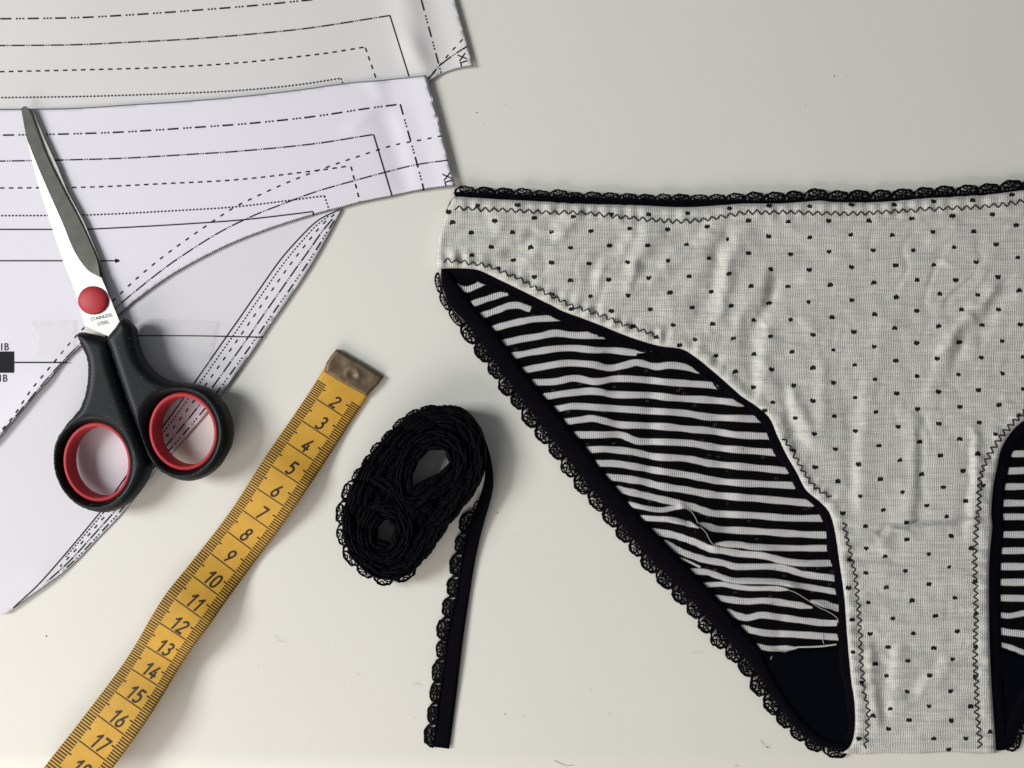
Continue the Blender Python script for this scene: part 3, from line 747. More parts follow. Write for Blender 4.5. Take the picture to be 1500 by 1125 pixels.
# outward-leaning lace on the near left side of the coil
out_edge = mesh("lace_edge", *(lambda P: ([W(*(p-normals2(P)[0][i]*s), 0.0035+0.001*(s < 0)) for i, p in enumerate(P) for s in (-1.5, 1.5)], [(2*i, 2*i+2, 2*i+3, 2*i+1) for i in range(len(P)-1)]))(cr([(517, 712), (508, 735), (503, 757), (504, 783), (514, 811), (532, 833), (552, 845), (570, 847), (590, 842), (606, 829)], 4)), M['navy'], lt)
scallop_row([(521, 707), (510, 733), (504, 757), (505, 783), (515, 810), (533, 831), (552, 842), (570, 845), (590, 840), (606, 828)], out_edge, 1, lambda x, y: np.full(np.shape(x), 0.0052), step=32, hs=0.80, jit=0.2)
scallop_row([(642, 599), (615, 604), (594, 617), (572, 640), (553, 660), (536, 684), (521, 707)], out_edge, 1, lambda x, y: np.full(np.shape(x), 0.0070), step=24, hs=0.62, jit=0.2, lift=0.8)
# loose tail: band between two edges
Lk = [(652, 596.5, 8.6), (672, 598, 8.4), (688, 612, 7.5), (700, 635, 5.5), (707, 655, 3.5), (711, 680, 1.5), (712, 700, 0.7), (706, 722, 0.7), (693, 752, 0.8), (684, 783, 0.8), (676, 820, 0.8), (670, 866, 0.8), (662, 892, 0.7), (655, 930, 0.9), (650, 980, 1.0), (643, 1020, 0.7), (639, 1060, 0.8), (635, 1094, 1.2)]
Rk = [(654, 593.5, 9.4), (676, 594.5, 9.4), (694, 608, 9.3), (711, 638, 9.2), (718, 663, 9.0), (723, 690, 8.6), (724.5, 711, 7.6), (721, 729, 5.5), (712, 753, 3.2), (704, 783, 2.2), (694, 822, 1.6), (688, 872, 1.3), (684, 900, 1.5), (677.5, 933, 1.8), (674, 973, 1.9), (669, 1015, 1.2), (664, 1057, 1.1), (658, 1097, 1.3)]
def band(Lk, Rk, name, m, parent, th=0.0006, sub=6, cols=5):
    n = (len(Lk)-1)*sub+1; A = np.array(Lk, float); B = np.array(Rk, float); k = np.arange(len(Lk)); t = np.linspace(0, len(Lk)-1, n)
    def it(P): return np.stack([np.interp(t, k, sm(P[:, j])) for j in range(3)], 1)
    a, b = it(A), it(B)
    for _ in range(3): a = np.stack([sm(a[:, j]) for j in range(3)], 1); b = np.stack([sm(b[:, j]) for j in range(3)], 1)
    v = []
    for dz in (0, -th):
        for i in range(n):
            for c in range(cols):
                s = c/(cols-1); p = a[i]*(1-s)+b[i]*s
                edge = 0.00015*(c in (0, cols-1))
                v.append(W(p[0], p[1], p[2]*0.001+dz-edge*(1 if dz == 0 else -1)))
    f = []; K = n*cols
    for i in range(n-1):
        for c in range(cols-1):
            q = i*cols+c; f.append((q, q+cols, q+cols+1, q+1)); f.append((q+K, q+K+1, q+K+cols+1, q+K+cols))
        q = i*cols; f.append((q, q+K, q+K+cols, q+cols)); q = i*cols+cols-1; f.append((q, q+cols, q+K+cols, q+K))
    for i in (0, n-1):
        for c in range(cols-1):
            q = i*cols+c; f.append((q, q+1, q+K+1, q+K))
    return mesh(name, v, f, m, parent), a, b
tail, ta, tb = band(Lk, Rk, "loose_end", M['navy'], lt)
scallop_row([(695, 752), (685, 783), (677, 820), (671, 866), (664, 892), (656, 930), (651, 980), (644, 1020), (640, 1060), (635, 1093)], tail, 1, lambda x, y: np.full(np.shape(x), 0.0009), step=31, hs=0.98, jit=0.12)
scallop_row([(705, 735), (697, 750)], tail, 1, lambda x, y: np.full(np.shape(x), 0.002), step=20, hs=0.5, jit=0.2)

# ------------------------------------------------------------------ underwear
pt = thing("knickers", "off-white knickers with tiny black dots, black lace trim and striped back", "underwear")
# solid outer edge of the elastic on the leg
solid = [(646, 399), (648, 420), (661, 450), (680, 475), (699, 500), (722, 532), (748, 567), (779, 609), (806, 644), (836, 682), (866, 720), (898, 757), (926, 791), (950, 820), (976, 845), (1004, 874), (1030, 903), (1056, 933), (1084, 959), (1106, 988), (1130, 1024), (1160, 1064), (1184, 1085), (1210, 1098), (1236, 1100)]
solid = [(x+3.0*(2 < i < 25), y-2.3*(2 < i < 25)) for i, (x, y) in enumerate(solid)]
legL = [(642, 394), (661, 393), (683, 393.5), (702, 396), (732, 410), (763, 425), (794, 440.5), (824, 455.5), (855, 467), (886, 479), (900, 485), (932, 497), (967, 507), (999, 511.5), (1020, 524), (1047, 546), (1071, 567), (1087, 581), (1108, 595), (1127, 612), (1139, 639),
        (1153, 668), (1167, 692), (1181, 718), (1201, 735), (1215, 751), (1223, 778), (1230, 825), (1237, 877), (1241, 932), (1247, 997), (1252, 1031), (1252, 1070), (1246, 1092), (1234, 1103)]
legR = [(1459, 1103), (1458, 1082), (1452, 997), (1449, 911), (1449, 825), (1453.5, 771), (1452, 751), (1455, 713), (1460, 687), (1467, 657), (1483, 631), (1500, 616), (1530, 598), (1570, 583)]
waist = [(1570, 268), (1500, 278), (1456, 284), (1413, 287), (1349, 291), (1285, 296), (1221, 296), (1200, 294), (1145, 298), (1090, 298), (1064, 300), (1002, 303.5), (931, 300.5), (855, 298.5), (794, 295), (732, 292), (665, 287.5)]
side = [(665, 287.5), (656, 305), (649, 325), (643, 345), (640.5, 373), (639, 388), (642, 394)]
legLc, legRc, waistc, sidec = cr(legL, 4), cr(legR, 4), cr(waist, 4), cr(side, 4)
botc = cr([(1234, 1103), (1260, 1105), (1300, 1103), (1345, 1104), (1390, 1101.5), (1430, 1104), (1459, 1103)], 4)
front_out = np.vstack([legLc, botc[1:-1], legRc, waistc, sidec[1:-1]])
BK = [(652, 470, 700, 440, 9, 0.0004), (742, 470, 812, 445, 9, 0.0004), (955, 560, 950, 700, 9, -0.0007), (975, 560, 975, 700, 10, 0.0005), (1050, 600, 1062, 760, 10, -0.0006), (1075, 600, 1085, 760, 10, 0.0005),
      (865, 500, 880, 640, 12, 0.0005), (895, 500, 905, 640, 9, -0.0004), (1000, 744, 1045, 800, 4, 0.0008), (945, 745, 1060, 800, 8, 0.0008), (1000, 770, 1200, 835, 7, 0.0007), (1070, 853, 1160, 857, 5, 0.0007),
      (1160, 860, 1225, 903, 5, 0.0008), (1110, 950, 1130, 780, 12, 0.0003), (810, 520, 840, 600, 12, 0.0004), (1130, 640, 1090, 620, 14, 0.0004), (1145, 900, 1138, 960, 6, -0.0004)]
def zback(x, y):
    return 0.0013+0.00030*softnoise(x*1.4, y*0.6, 60, 6)+ridges(x, y, BK)*1.5
# wrinkle strokes of the front: (x0,y0,x1,y1,width,height)
FR = [(655, 352, 705, 330, 8, -0.0009), (668, 372, 735, 330, 9, 0.0010), (700, 395, 760, 345, 8, 0.0005), (757, 368, 806, 330, 8, -0.0011), (776, 375, 835, 325, 8, 0.0010), (712, 372, 745, 372, 9, -0.0005),
      (868, 400, 905, 352, 8, -0.0010), (888, 402, 925, 350, 8, 0.0010), (903, 392, 934, 338, 7, -0.0009), (920, 410, 955, 345, 8, 0.0011), (950, 388, 1028, 336, 9, -0.0010), (965, 402, 1045, 345, 9, 0.0009),
      (1030, 455, 1050, 390, 9, -0.0010), (1050, 390, 1066, 340, 9, -0.0008), (1050, 455, 1070, 395, 9, 0.0010), (1070, 395, 1086, 345, 9, 0.0007), (1108, 480, 1132, 424, 8, -0.0011), (1132, 424, 1165, 402, 9, -0.0006), (1090, 470, 1112, 415, 9, 0.0009),
      (1104, 500, 1100, 570, 9, -0.0010), (1124, 500, 1122, 570, 9, 0.0007), (1150, 590, 1172, 640, 8, -0.0011), (1165, 580, 1185, 640, 6, 0.0009), (1135, 570, 1150, 600, 8, 0.0007),
      (1455, 425, 1388, 505, 7, 0.0011), (1472, 430, 1400, 520, 8, -0.0007), (1388, 505, 1365, 580, 8, 0.0006), (1252, 590, 1246, 730, 9, -0.0007), (1268, 590, 1262, 730, 9, 0.0005), (1340, 620, 1330, 760, 8, 0.0007),
      (1352, 620, 1345, 760, 8, -0.0006), (1418, 660, 1413, 770, 5, -0.0008), (1430, 640, 1424, 770, 7, 0.0008), (1206, 540, 1200, 640, 9, 0.0006), (1290, 777, 1340, 768, 3.0, -0.0010), (1340, 768, 1432, 760, 3.0, -0.0008), (1290, 784, 1432, 768, 5, 0.0007),
      (1252, 812, 1310, 815, 6, -0.0006), (1240, 800, 1295, 792, 7, 0.0007), (1260, 715, 1300, 700, 10, 0.0006), (1296, 955, 1299, 1030, 7, -0.0009), (1312, 960, 1316, 1040, 9, 0.0004), (1280, 955, 1284, 1060, 6, 0.0006), (1325, 1010, 1370, 975, 7, -0.0008), (1330, 1025, 1390, 985, 8, 0.0007),
      (1340, 955, 1400, 940, 6, -0.0006), (1300, 850, 1420, 842, 9, 0.0005), (1300, 880, 1420, 868, 8, -0.0004), (1300, 918, 1420, 905, 8, 0.0005), (1350, 1075, 1400, 1040, 10, 0.0007), (1200, 340, 1330, 330, 12, 0.0003), (1180, 440, 1350, 420, 14, -0.0003),
      (1120, 350, 1200, 380, 12, -0.0004), (830, 470, 900, 440, 10, 0.0005), (840, 445, 880, 425, 9, -0.0004), (960, 440, 1000, 400, 10, -0.0005), (980, 450, 1020, 410, 9, 0.0004), (1230, 390, 1190, 470, 12, 0.0005), (1300, 480, 1270, 560, 12, 0.0004), (1240, 370, 1205, 440, 9, -0.0004)]
def zfront(x, y):
    x = np.ravel(np.asarray(x, float)); y = np.ravel(np.asarray(y, float))
    d = seg_dist(x, y, front_out[::2]); e = np.sqrt(np.clip(1-(1-np.clip(d/6, 0, 1))**2, 0, 1))
    dl, sl = seg_dist(x, y, legLc[::2], False, True); dr, sr = seg_dist(x, y, legRc[::2], False, True); dw, sw = seg_dist(x, y, waistc[::2], False, True)
    z = 0.0020+0.0017*e
    for dd, ss, w, g in ((dl, sl, 16, 1.0), (dr, sr, 17, 0.7), (dw, sw, 14, 0.6)):
        z += 0.00040/(1+np.exp((dd-w)/1.1))                                        # folded hem is two layers thick
        z -= 0.00022*g*np.exp(-((dd-w)/2.4)**2)                                    # stitching pulls it in
        am = g*np.exp(-((dd-w*0.85)/11)**2)
        z += am*1.5*(0.00024*np.sin(ss/3.6+2*np.sin(ss/37))+0.00024*np.sin(ss/8.0+1.3*np.sin(ss/60))+0.00015*softnoise(x, y, 12, 5)+0.00026*np.sin(ss/3.2+1.5*np.sin(ss/51)))
    z += 0.0006*np.clip(softnoise(x, y, 150, 1), -1, 1)*0.35+0.00016*softnoise(x*0.5, y, 34, 2)+0.00006*softnoise(x, y, 16, 3)
    xw = x+8*softnoise(x, y, 55, 3)+2.2*softnoise(x, y, 21, 1); yw = y+8*softnoise(x, y, 60, 4)+2.2*softnoise(x, y, 24, 2)
    z += ridges(xw, yw, FR)*1.5*np.clip(d/14, 0.15, 1)
    def crease(a, l, w_, k, sh=0.12):
        ca, sa = math.cos(a), math.sin(a); u = x*ca+y*sa; v = -x*sa+y*ca
        n = softnoise(u*w_/l, v, w_, k); m_ = np.clip(softnoise(x, y, 260, k+3)+0.25, 0, 1)
        return np.exp(-(n/sh)**2)*m_
    upper = 1/(1+np.exp((y-560)/60)); lower = 1/(1+np.exp((760-y)/30))
    fade = np.clip(d/12, 0, 1)
    z += 1.6*fade*(0.00042*crease(-0.75, 160, 46, 2)*upper-0.0004*crease(-0.95, 140, 52, 4)*upper-0.00036*crease(1.45, 200, 60, 6)*(1-upper)*(1-lower)
               +0.00040*crease(-0.15, 130, 40, 7)*lower-0.00045*crease(-0.35, 110, 42, 1)*lower+0.00022*crease(0.1, 120, 30, 5)-0.0002*crease(-1.2, 90, 28, 3))
    return np.maximum(z, 0.0016)
front = sheet("front_panel", front_out, [], zfront, 3.6, M['front'], pt, lambda x, y, z: z*0+0.0006)
# back panel seen through the leg openings
bl = np.vstack([cr(solid, 5), [(1236, 1098), (1270, 1098), (1300, 1000), (1290, 800), (1260, 720), (1200, 640), (1150, 560), (1050, 490), (940, 440), (820, 400), (720, 370), (660, 372), (647, 385)]])
back = sheet("back_panel", bl, [], zback, 6, M['black'], pt, lambda x, y, z: z*0+0.0002)
solidR = [(1444, 1098), (1462, 1099.5), (1480, 1095), (1494, 1068), (1506, 1040), (1525, 1010), (1560, 960), (1600, 900)]
br = np.vstack([cr(solidR, 5), [(1600, 560), (1480, 580), (1440, 640), (1425, 760), (1425, 1000)]])
back2 = sheet("back_panel", br, [], zback, 6, M['black'], pt, lambda x, y, z: z*0+0.0002)
# crotch lining: smooth dark panel below the stripes
zlin = lambda x, y: zback(x, y)*0+0.0017+0.0001*softnoise(x, y, 60, 4)
lin_out = cr_poly([([(1096, 955), (1118, 957), (1150, 955.5), (1180, 953), (1230, 949), (1262, 948), (1275, 1096), (1238, 1097)], False), ([(1238, 1097), (1211, 1095), (1187, 1082), (1163, 1061), (1133, 1021), (1110, 985), (1096, 955)], True)], 5)
sheet("gusset_lining", lin_out, [], zlin, 6, M['lining'], pt, lambda x, y, z: z*0+0.0008)
lin_r = polyl([(1434, 949), (1470, 953), (1500, 962), (1560, 975), (1560, 957), (1527, 1004), (1503, 1038), (1490, 1066), (1478, 1091), (1440, 1094)], 5)
sheet("gusset_lining", lin_r, [], zlin, 6, M['lining'], pt, lambda x, y, z: z*0+0.0008)
# elastic band along the leg and its lace
starts = [(655, 398), (672, 418), (690, 443), (706, 463), (723, 482), (738, 503), (752, 522), (767, 542), (782, 561), (798, 582), (815, 600), (829, 619), (844, 638), (862, 660), (875, 680), (891, 700), (907, 719), (923, 740), (942, 761), (960, 780), (978, 798), (996, 817), (1015, 838), (1034, 858), (1052, 877), (1070, 900), (1090, 922), (1112, 948), (1124, 975), (1146, 1015), (1172, 1052), (1196, 1075), (1216, 1086), (1236, 1090)]
SL = cr(solid, 4); ST = cr(starts, 4)
def strip(A, B, zf, name, m, parent, dz, n=180, cols=4, amp=0.0):
    A = cr(A, 2) if len(A) < 60 else np.array(A); B = cr(B, 2) if len(B) < 60 else np.array(B)
    def rs(P):
        d = np.r_[0, np.cumsum(np.linalg.norm(np.diff(P, axis=0), axis=1))]; s = np.linspace(0, d[-1], n)
        return np.stack([np.interp(s, d, P[:, 0]), np.interp(s, d, P[:, 1])], 1)
    a, b = rs(A), rs(B); v = []; uv = []
    for c in range(cols):
        s = c/(cols-1); p = a*(1-s)+b*s; crown = 0.0003*math.sin(math.pi*s)
        z = zf(p[:, 0], p[:, 1])+dz+crown+amp*np.sin(np.arange(n)*0.9+c)
        v += list(WA(p[:, 0], p[:, 1], z)); uv += list(p/100)
    for s, P in ((0, a), (1, b)):
        v += list(WA(P[:, 0], P[:, 1], zf(P[:, 0], P[:, 1])+dz-0.0006)); uv += list(P/100)
    f = []
    for c in range(cols-1):
        for i in range(n-1): q = c*n+i; f.append((q, q+1, q+n+1, q+n))
    for i in range(n-1):
        f.append((i, cols*n+i, cols*n+i+1, i+1)); q = (cols-1)*n+i; f.append((q, q+1, (cols+1)*n+i+1, (cols+1)*n+i))
    return mesh(name, v, f, m, parent, uv)
zelast = lambda x, y: 0.0016+0.0001*softnoise(x, y, 40, 5)
el = strip(solid, starts, zelast, "elastic_band", M['navy'], pt, 0.0005, n=240, amp=0.00004)
ln_l = [(p[0]+1.5, p[1]-0.5) for p in solid]
scallop_row([(643, 401), (645, 420), (659, 449), (680, 476)], el, 1, lambda x, y: np.full(np.shape(x), 0.0014), step=25, hs=0.5)
scallop_row([tuple(p) for p in np.array(solid)[3:13]+[1.2, -1.0]], el, 1, lambda x, y: np.full(np.shape(x), 0.0014), step=30, hs=1.12)
scallop_row([tuple(p) for p in np.array(solid)[12:22]+[1.2, -1.0]], el, 1, lambda x, y: np.full(np.shape(x), 0.0014), step=31, hs=1.18)
scallop_row([tuple(p) for p in np.array(solid)[21:]+[1.0, -1.2]], el, 1, lambda x, y: np.full(np.shape(x), 0.0014), step=29, hs=0.92)
er = strip(solidR[2:], [(1462, 1085), (1475, 1060), (1487, 1030), (1505, 1000), (1540, 950), (1580, 890)], zelast, "elastic_band", M['navy'], pt, 0.0002, n=80)
scallop_row([(1476, 1097), (1488, 1068), (1499, 1042), (1519, 1010), (1554, 960)], er, 1, lambda x, y: np.full(np.shape(x), 0.0014), step=30, hs=0.9)
# dark hem edging just inside both leg openings
nl, _ = normals2(legLc); off = legLc+nl*0
def offs(P, k):
    n_, _ = normals2(P); return P+n_*k
tst = offs(legLc, 8); sgn = -1 if inside(tst[40:41, 0], tst[40:41, 1], front_out)[0] else 1
wv = 12.5+2.0*np.sin(np.arange(len(legLc))/7.0)+1.5*np.sin(np.arange(len(legLc))/2.3)
hemL = strip(offs(legLc, sgn*-4)[6:-6], (legLc+normals2(legLc)[0]*(sgn*wv)[:, None])[6:-6], zback, "lace_facing", M['navy'], pt, 0.00055, n=300, amp=0.00005)
tstR = offs(legRc, 8); sgR = -1 if inside(tstR[40:41, 0], tstR[40:41, 1], front_out)[0] else 1
hemR = strip(offs(legRc, sgR*-4)[2:], offs(legRc, sgR*17)[2:], zback, "lace_facing", M['navy'], pt, 0.00055, n=200, amp=0.00005)
scallop_row([tuple(p) for p in offs(legLc, sgn*8)[14:120:8]], hemL, sgn, lambda x, y: zback(x, y)+0.0005, step=26, hs=0.42)

# stripes
STR = [
 ([(667, 418), (683, 424), (704, 416)], 9), ([(692, 445), (713, 438), (738, 430)], 10), ([(707, 462), (732, 453), (745, 448), (759, 447), (768, 450)], 10.5),
 ([(724, 481), (745, 475), (780, 468), (816, 466)], 10.5), ([(740, 502), (767, 496), (788, 493), (813, 488), (840, 491), (866, 491)], 11), ([(864, 494), (876, 495), (890, 495)], 4),
 ([(753, 521), (780, 516), (813, 511), (840, 510), (872, 513), (893, 513), (923, 516)], 10.5), ([(920, 516), (940, 515), (953, 513), (968, 515), (983, 516)], 5.5),
 ([(769, 542), (790, 538), (829, 532), (867, 534), (893, 539), (915, 535), (933, 531), (960, 537), (980, 535), (1000, 537), (1027, 543)], 11),
 ([(783, 560), (813, 559), (841, 554), (871, 559), (900, 555), (923, 555), (951, 557), (980, 560), (1040, 564), (1060, 566)], 11),
 ([(799, 581), (832, 576), (869, 573), (900, 578), (952, 579), (987, 583), (1040, 586), (1081, 590)], 11),
 ([(816, 599), (840, 595), (893, 598), (953, 602), (1000, 605), (1040, 611), (1087, 613), (1109, 614)], 11),
 ([(829, 618), (850, 615), (869, 613), (907, 622), (933, 623), (973, 625), (1013, 629), (1040, 631), (1080, 637), (1124, 639)], 11),
 ([(845, 637), (880, 637), (909, 637), (933, 646), (960, 647), (1007, 649), (1040, 654), (1060, 657), (1134, 663)], 11),
 ([(863, 659), (887, 658), (927, 662), (960, 669), (1007, 672), (1041, 679), (1093, 684), (1146, 689)], 11),
 ([(876, 679), (900, 679), (933, 684), (960, 689), (1007, 696), (1049, 704), (1077, 707), (1158, 711)], 11),
 ([(892, 699), (913, 701), (940, 705), (967, 712), (1000, 717), (1047, 725), (1117, 731), (1184, 737)], 11.5),
 ([(907, 717), (933, 723), (967, 731), (993, 737), (1013, 742), (1040, 751), (1060, 753), (1103, 755), (1157, 759), (1208, 759)], 11),
 ([(924, 739), (945, 744), (969, 747), (987, 744), (1001, 744)], 8), ([(1024, 766), (1035, 770), (1050, 775), (1103, 778), (1183, 783), (1220, 784)], 11),
 ([(943, 759), (960, 760), (980, 761), (1007, 767), (1024, 773)], 9), ([(1047, 797), (1060, 797), (1083, 798), (1103, 801), (1157, 803), (1217, 803)], 10),
 ([(960, 779), (987, 784), (1020, 795), (1040, 804), (1060, 807), (1083, 811), (1117, 814), (1150, 822), (1177, 825), (1217, 825)], 11),
 ([(977, 797), (1000, 809), (1033, 820), (1060, 825), (1077, 830), (1130, 830), (1151, 833), (1177, 841), (1222, 847)], 10.5),
 ([(995, 817), (1010, 823), (1026, 831)], 4), ([(1015, 837), (1035, 838), (1050, 843), (1072, 850), (1100, 851), (1133, 852), (1160, 856), (1219, 866)], 9.5),
 ([(1034, 857), (1047, 856), (1060, 856), (1075, 859), (1100, 862), (1133, 862), (1155, 864)], 8), ([(1187, 880), (1205, 884), (1224, 890)], 11),
 ([(1051, 876), (1093, 881), (1120, 880), (1153, 884), (1190, 890)], 10.5), ([(1067, 897), (1093, 905), (1115, 901), (1147, 905), (1200, 912), (1226, 913)], 10.5),
 ([(1090, 921), (1120, 927), (1160, 929), (1221, 933)], 11), ([(1112, 947), (1127, 950), (1147, 950), (1168, 949)], 9), ([(1166, 948), (1200, 947), (1225, 944)], 3)]
STR2 = [([(1487, 665), (1530, 664)], 10), ([(1477, 690), (1530, 688)], 11), ([(1472, 713), (1530, 712)], 11), ([(1469, 737), (1530, 737)], 11), ([(1468, 757), (1530, 757)], 11), ([(1468, 783), (1530, 783)], 11), ([(1467, 807), (1530, 806)], 11), ([(1467, 830), (1530, 830)], 11),
        ([(1467, 853), (1530, 853)], 11), ([(1467, 876), (1530, 877)], 11), ([(1465, 901), (1480, 902), (1500, 898), (1530, 893)], 9), ([(1464, 924), (1482, 927), (1530, 931)], 11), ([(1469, 945), (1485, 950), (1500, 956), (1530, 962)], 8)]
def stripes(L, parent):
    for pts, w in L:
        if len(pts) == 2: pts = [pts[0], ((pts[0][0]+pts[1][0])/2, (pts[0][1]+pts[1][1])/2), pts[1]]
        w = w*0.83; ext0 = ext1 = w < 3.9
        if w > 6.6:   # run on under the elastic and the lace facing
            a_, b_, y_, z_ = np.array(pts[0]), np.array(pts[1]), np.array(pts[-1]), np.array(pts[-2])
            pts = list(pts)
            if seg_dist([a_[0]], [a_[1]], starts, False)[0] < 9 or parent is back2:
                ext0 = True; pts = [tuple(a_+(a_-b_)/np.linalg.norm(a_-b_)*6)]+pts
            if seg_dist([y_[0]], [y_[1]], legLc, False)[0] < 27:
                ext1 = True; pts = pts+[tuple(y_+(y_-z_)/np.linalg.norm(y_-z_)*10)]
        P = cr(pts, 1.35); n = len(P); nr, _ = normals2(P); nr = nr*np.sign(nr[:, 1:2]+1e-9)
        ww = w/2*(1+0.06*np.sin(P[:, 0]/23+P[:, 1])+0.04*np.sin(P[:, 0]/9.0))
        k = np.arange(n); endt = np.clip(np.minimum(k, n-1-k)/4.0, 0, 1)**0.5
        ww = ww*(0.8+0.2*endt)
        if not ext0: ww = ww*(0.25+0.75*np.clip(k/12, 0, 1))
        if not ext1: ww = ww*(0.25+0.75*np.clip((n-1-k)/12, 0, 1))
        tooth = np.where(k % 2 == 0, 1.0, -0.5)*(w > 6)
        cols = []; uv = []
        for s, tt_ in ((-1, 1), (-0.6, 0), (0, 0), (0.6, 0), (1, 1)):
            q = P+nr*(s*ww+np.sign(s)*tooth*tt_)[:, None]
            z = zback(q[:, 0], q[:, 1])+0.00022-0.00015*s*s
            cols.append(WA(q[:, 0], q[:, 1], z)); uv.append(q/100)
        v = np.vstack(cols); f = []
        for c in range(4):
            for i in range(n-1): a = c*n+i; f.append((a, a+n, a+n+1, a+1))
        mesh("white_stripe", v, f, M['stripe'], parent, np.vstack(uv))
stripes(STR, back); stripes(STR2, back2)
lt_ = [[(1001, 743), (1013, 750), (1020, 761), (1022, 767)], [(1026, 772), (1034, 780), (1039, 790), (1046, 799), (1052, 801)], [(1150, 863), (1165, 868), (1180, 877), (1200, 890), (1215, 897), (1226, 905), (1228, 912)],
       [(1129, 966), (1131, 961), (1141, 957), (1152, 955)], [(1205, 930), (1205, 937), (1207, 943)]]
for p in lt_:
    c = cr(p, 2); v, f = tubes([WA(c[:, 0], c[:, 1], zback(c[:, 0], c[:, 1])+0.0006)], 0.00009, 5)
    mesh("loose_thread", v, f, M['wthread'], back)
# pin-prick grey marks in the black knit: tiny slack stitches
vs_, fs_ = [], []
for _ in range(230):
    x = random.uniform(700, 1225); y = random.uniform(440, 940)
    if not inside(np.array([x]), np.array([y]), bl)[0] or inside(np.array([x]), np.array([y]), front_out)[0]: continue
    z = float(zback(np.array([x]), np.array([y]))[0])+0.0001
    for dx in (0, 3):
        a = W(x+dx, y-1.6, z); b = W(x+dx+0.9, y-1.6, z); c = W(x+dx+0.9, y+1.6, z); d_ = W(x+dx, y+1.6, z); k = len(vs_); vs_ += [a, b, c, d_]; fs_.append((k, k+3, k+2, k+1))
m_sl = plain("slack_grey_stitches", rgb(62, 62, 64), rough=0.9)
o = mesh("slack_stitches", vs_, fs_, m_sl, back, smooth=False); o["kind"] = "stuff"

# dots: (origin, scale, list)
DT = []
def dots(ox, oy, k, L): DT.extend([(ox+a/k, oy+b/k) for a, b in L])
dots(620, 250, 4.89, [(390, 248), (675, 245), (182, 296), (210, 370), (512, 360), (797, 340), (1075, 328), (1350, 312), (343, 443), (638, 441), (918, 440), (1200, 433), (486, 546), (768, 549), (1055, 550), (1335, 537), (347, 605), (645, 641), (918, 658), (1187, 665),
  (535, 700), (795, 760), (1052, 786), (1328, 780), (922, 885), (1198, 900), (1060, 993), (1348, 1006)])
dots(900, 250, 4.89, [(245, 315), (525, 305), (825, 270), (1110, 250), (1400, 255), (110, 415), (380, 420), (665, 400), (960, 358), (1245, 365), (240, 535), (515, 530), (810, 490), (1105, 470), (1400, 478), (95, 655), (380, 645), (678, 628), (960, 592), (1262, 597),
  (245, 768), (535, 758), (820, 738), (1118, 708), (1395, 712), (98, 895), (398, 873), (692, 866), (978, 828), (1242, 830), (258, 994), (556, 980), (836, 968), (1108, 948), (1392, 942), (135, 1115), (420, 1105), (703, 1098), (998, 1072), (1258, 1065)])
dots(1200, 240, 4.687, [(65, 392), (340, 390), (635, 375), (915, 357), (1190, 347), (222, 280), (515, 280), (785, 258), (1053, 250), (1325, 210), (215, 487), (502, 488), (780, 468), (1060, 465), (1353, 420), (68, 602), (370, 595), (645, 593), (927, 573), (1215, 553),
  (222, 708), (525, 698), (787, 693), (1077, 677), (1362, 642), (75, 830), (376, 815), (672, 798), (937, 798), (1227, 777), (225, 935), (528, 915), (827, 893), (1088, 900), (1372, 870), (88, 1053), (380, 1033), (670, 1008), (977, 1000), (1232, 1000)])
dots(1200, 460, 3.75, [(190, 98), (415, 77), (655, 67), (895, 60), (1105, 58), (75, 198), (303, 180), (535, 160), (770, 154), (1005, 148), (195, 280), (420, 256), (648, 245), (890, 238), (1120, 235), (78, 378), (306, 358), (537, 342), (765, 332), (1010, 325), (198, 460),
  (427, 437), (655, 427), (876, 418), (1120, 410), (82, 562), (312, 538), (540, 522), (772, 510), (987, 498), (198, 642), (435, 620), (657, 604), (880, 597), (1098, 556), (88, 742), (328, 723), (552, 702), (772, 686), (970, 660), (215, 826), (443, 803), (665, 778),
  (870, 768), (102, 920), (335, 908), (563, 880), (790, 862), (225, 1000), (455, 978), (682, 952), (900, 942), (130, 1095), (352, 1077), (590, 1053), (805, 1028)])
dots(900, 460, 3.749, [(230, 127), (443, 140), (653, 135), (857, 123), (1090, 115), (357, 172), (557, 230), (767, 220), (975, 208), (663, 316), (863, 304), (1090, 295), (763, 403), (985, 392), (870, 485), (1090, 477), (825, 530), (993, 572), (1097, 658), (985, 750), (1103, 842)])
dots(1160, 740, 2.9235, [(315, 90), (490, 75), (662, 50), (318, 185), (492, 147), (682, 132), (768, 185), (400, 220), (586, 210), (672, 265), (248, 235), (317, 290), (486, 282), (405, 352), (587, 338), (785, 327), (243, 355), (328, 418), (514, 408), (698, 397), (790, 462),
  (432, 485), (614, 474), (258, 490), (336, 552), (520, 550), (708, 540), (785, 605), (262, 630), (412, 607), (608, 612), (497, 668), (688, 660), (357, 680), (405, 731), (590, 730), (785, 733), (300, 760), (492, 800), (680, 797), (765, 862), (347, 902), (422, 872),
  (587, 862), (502, 921), (684, 923), (413, 958), (850, 970), (608, 1000), (745, 1000), (287, 1000), (672, 1048)])
for x, y in ((1515, 320), (1530, 300), (1545, 345), (1518, 368), (1520, 415), (1545, 392), (1515, 460), (1540, 440), (1520, 505), (1545, 480), (1515, 550), (1540, 530)): DT.append((x, y))
def lens(cx, cy, w, h, a):
    t = np.linspace(0, 2*math.pi, 9)[:-1]; x = w*np.cos(t); y = h*np.sin(t)
    return np.stack([cx+x*math.cos(a)-y*math.sin(a), cy+x*math.sin(a)+y*math.cos(a)], 1)
PX, FX = [], []
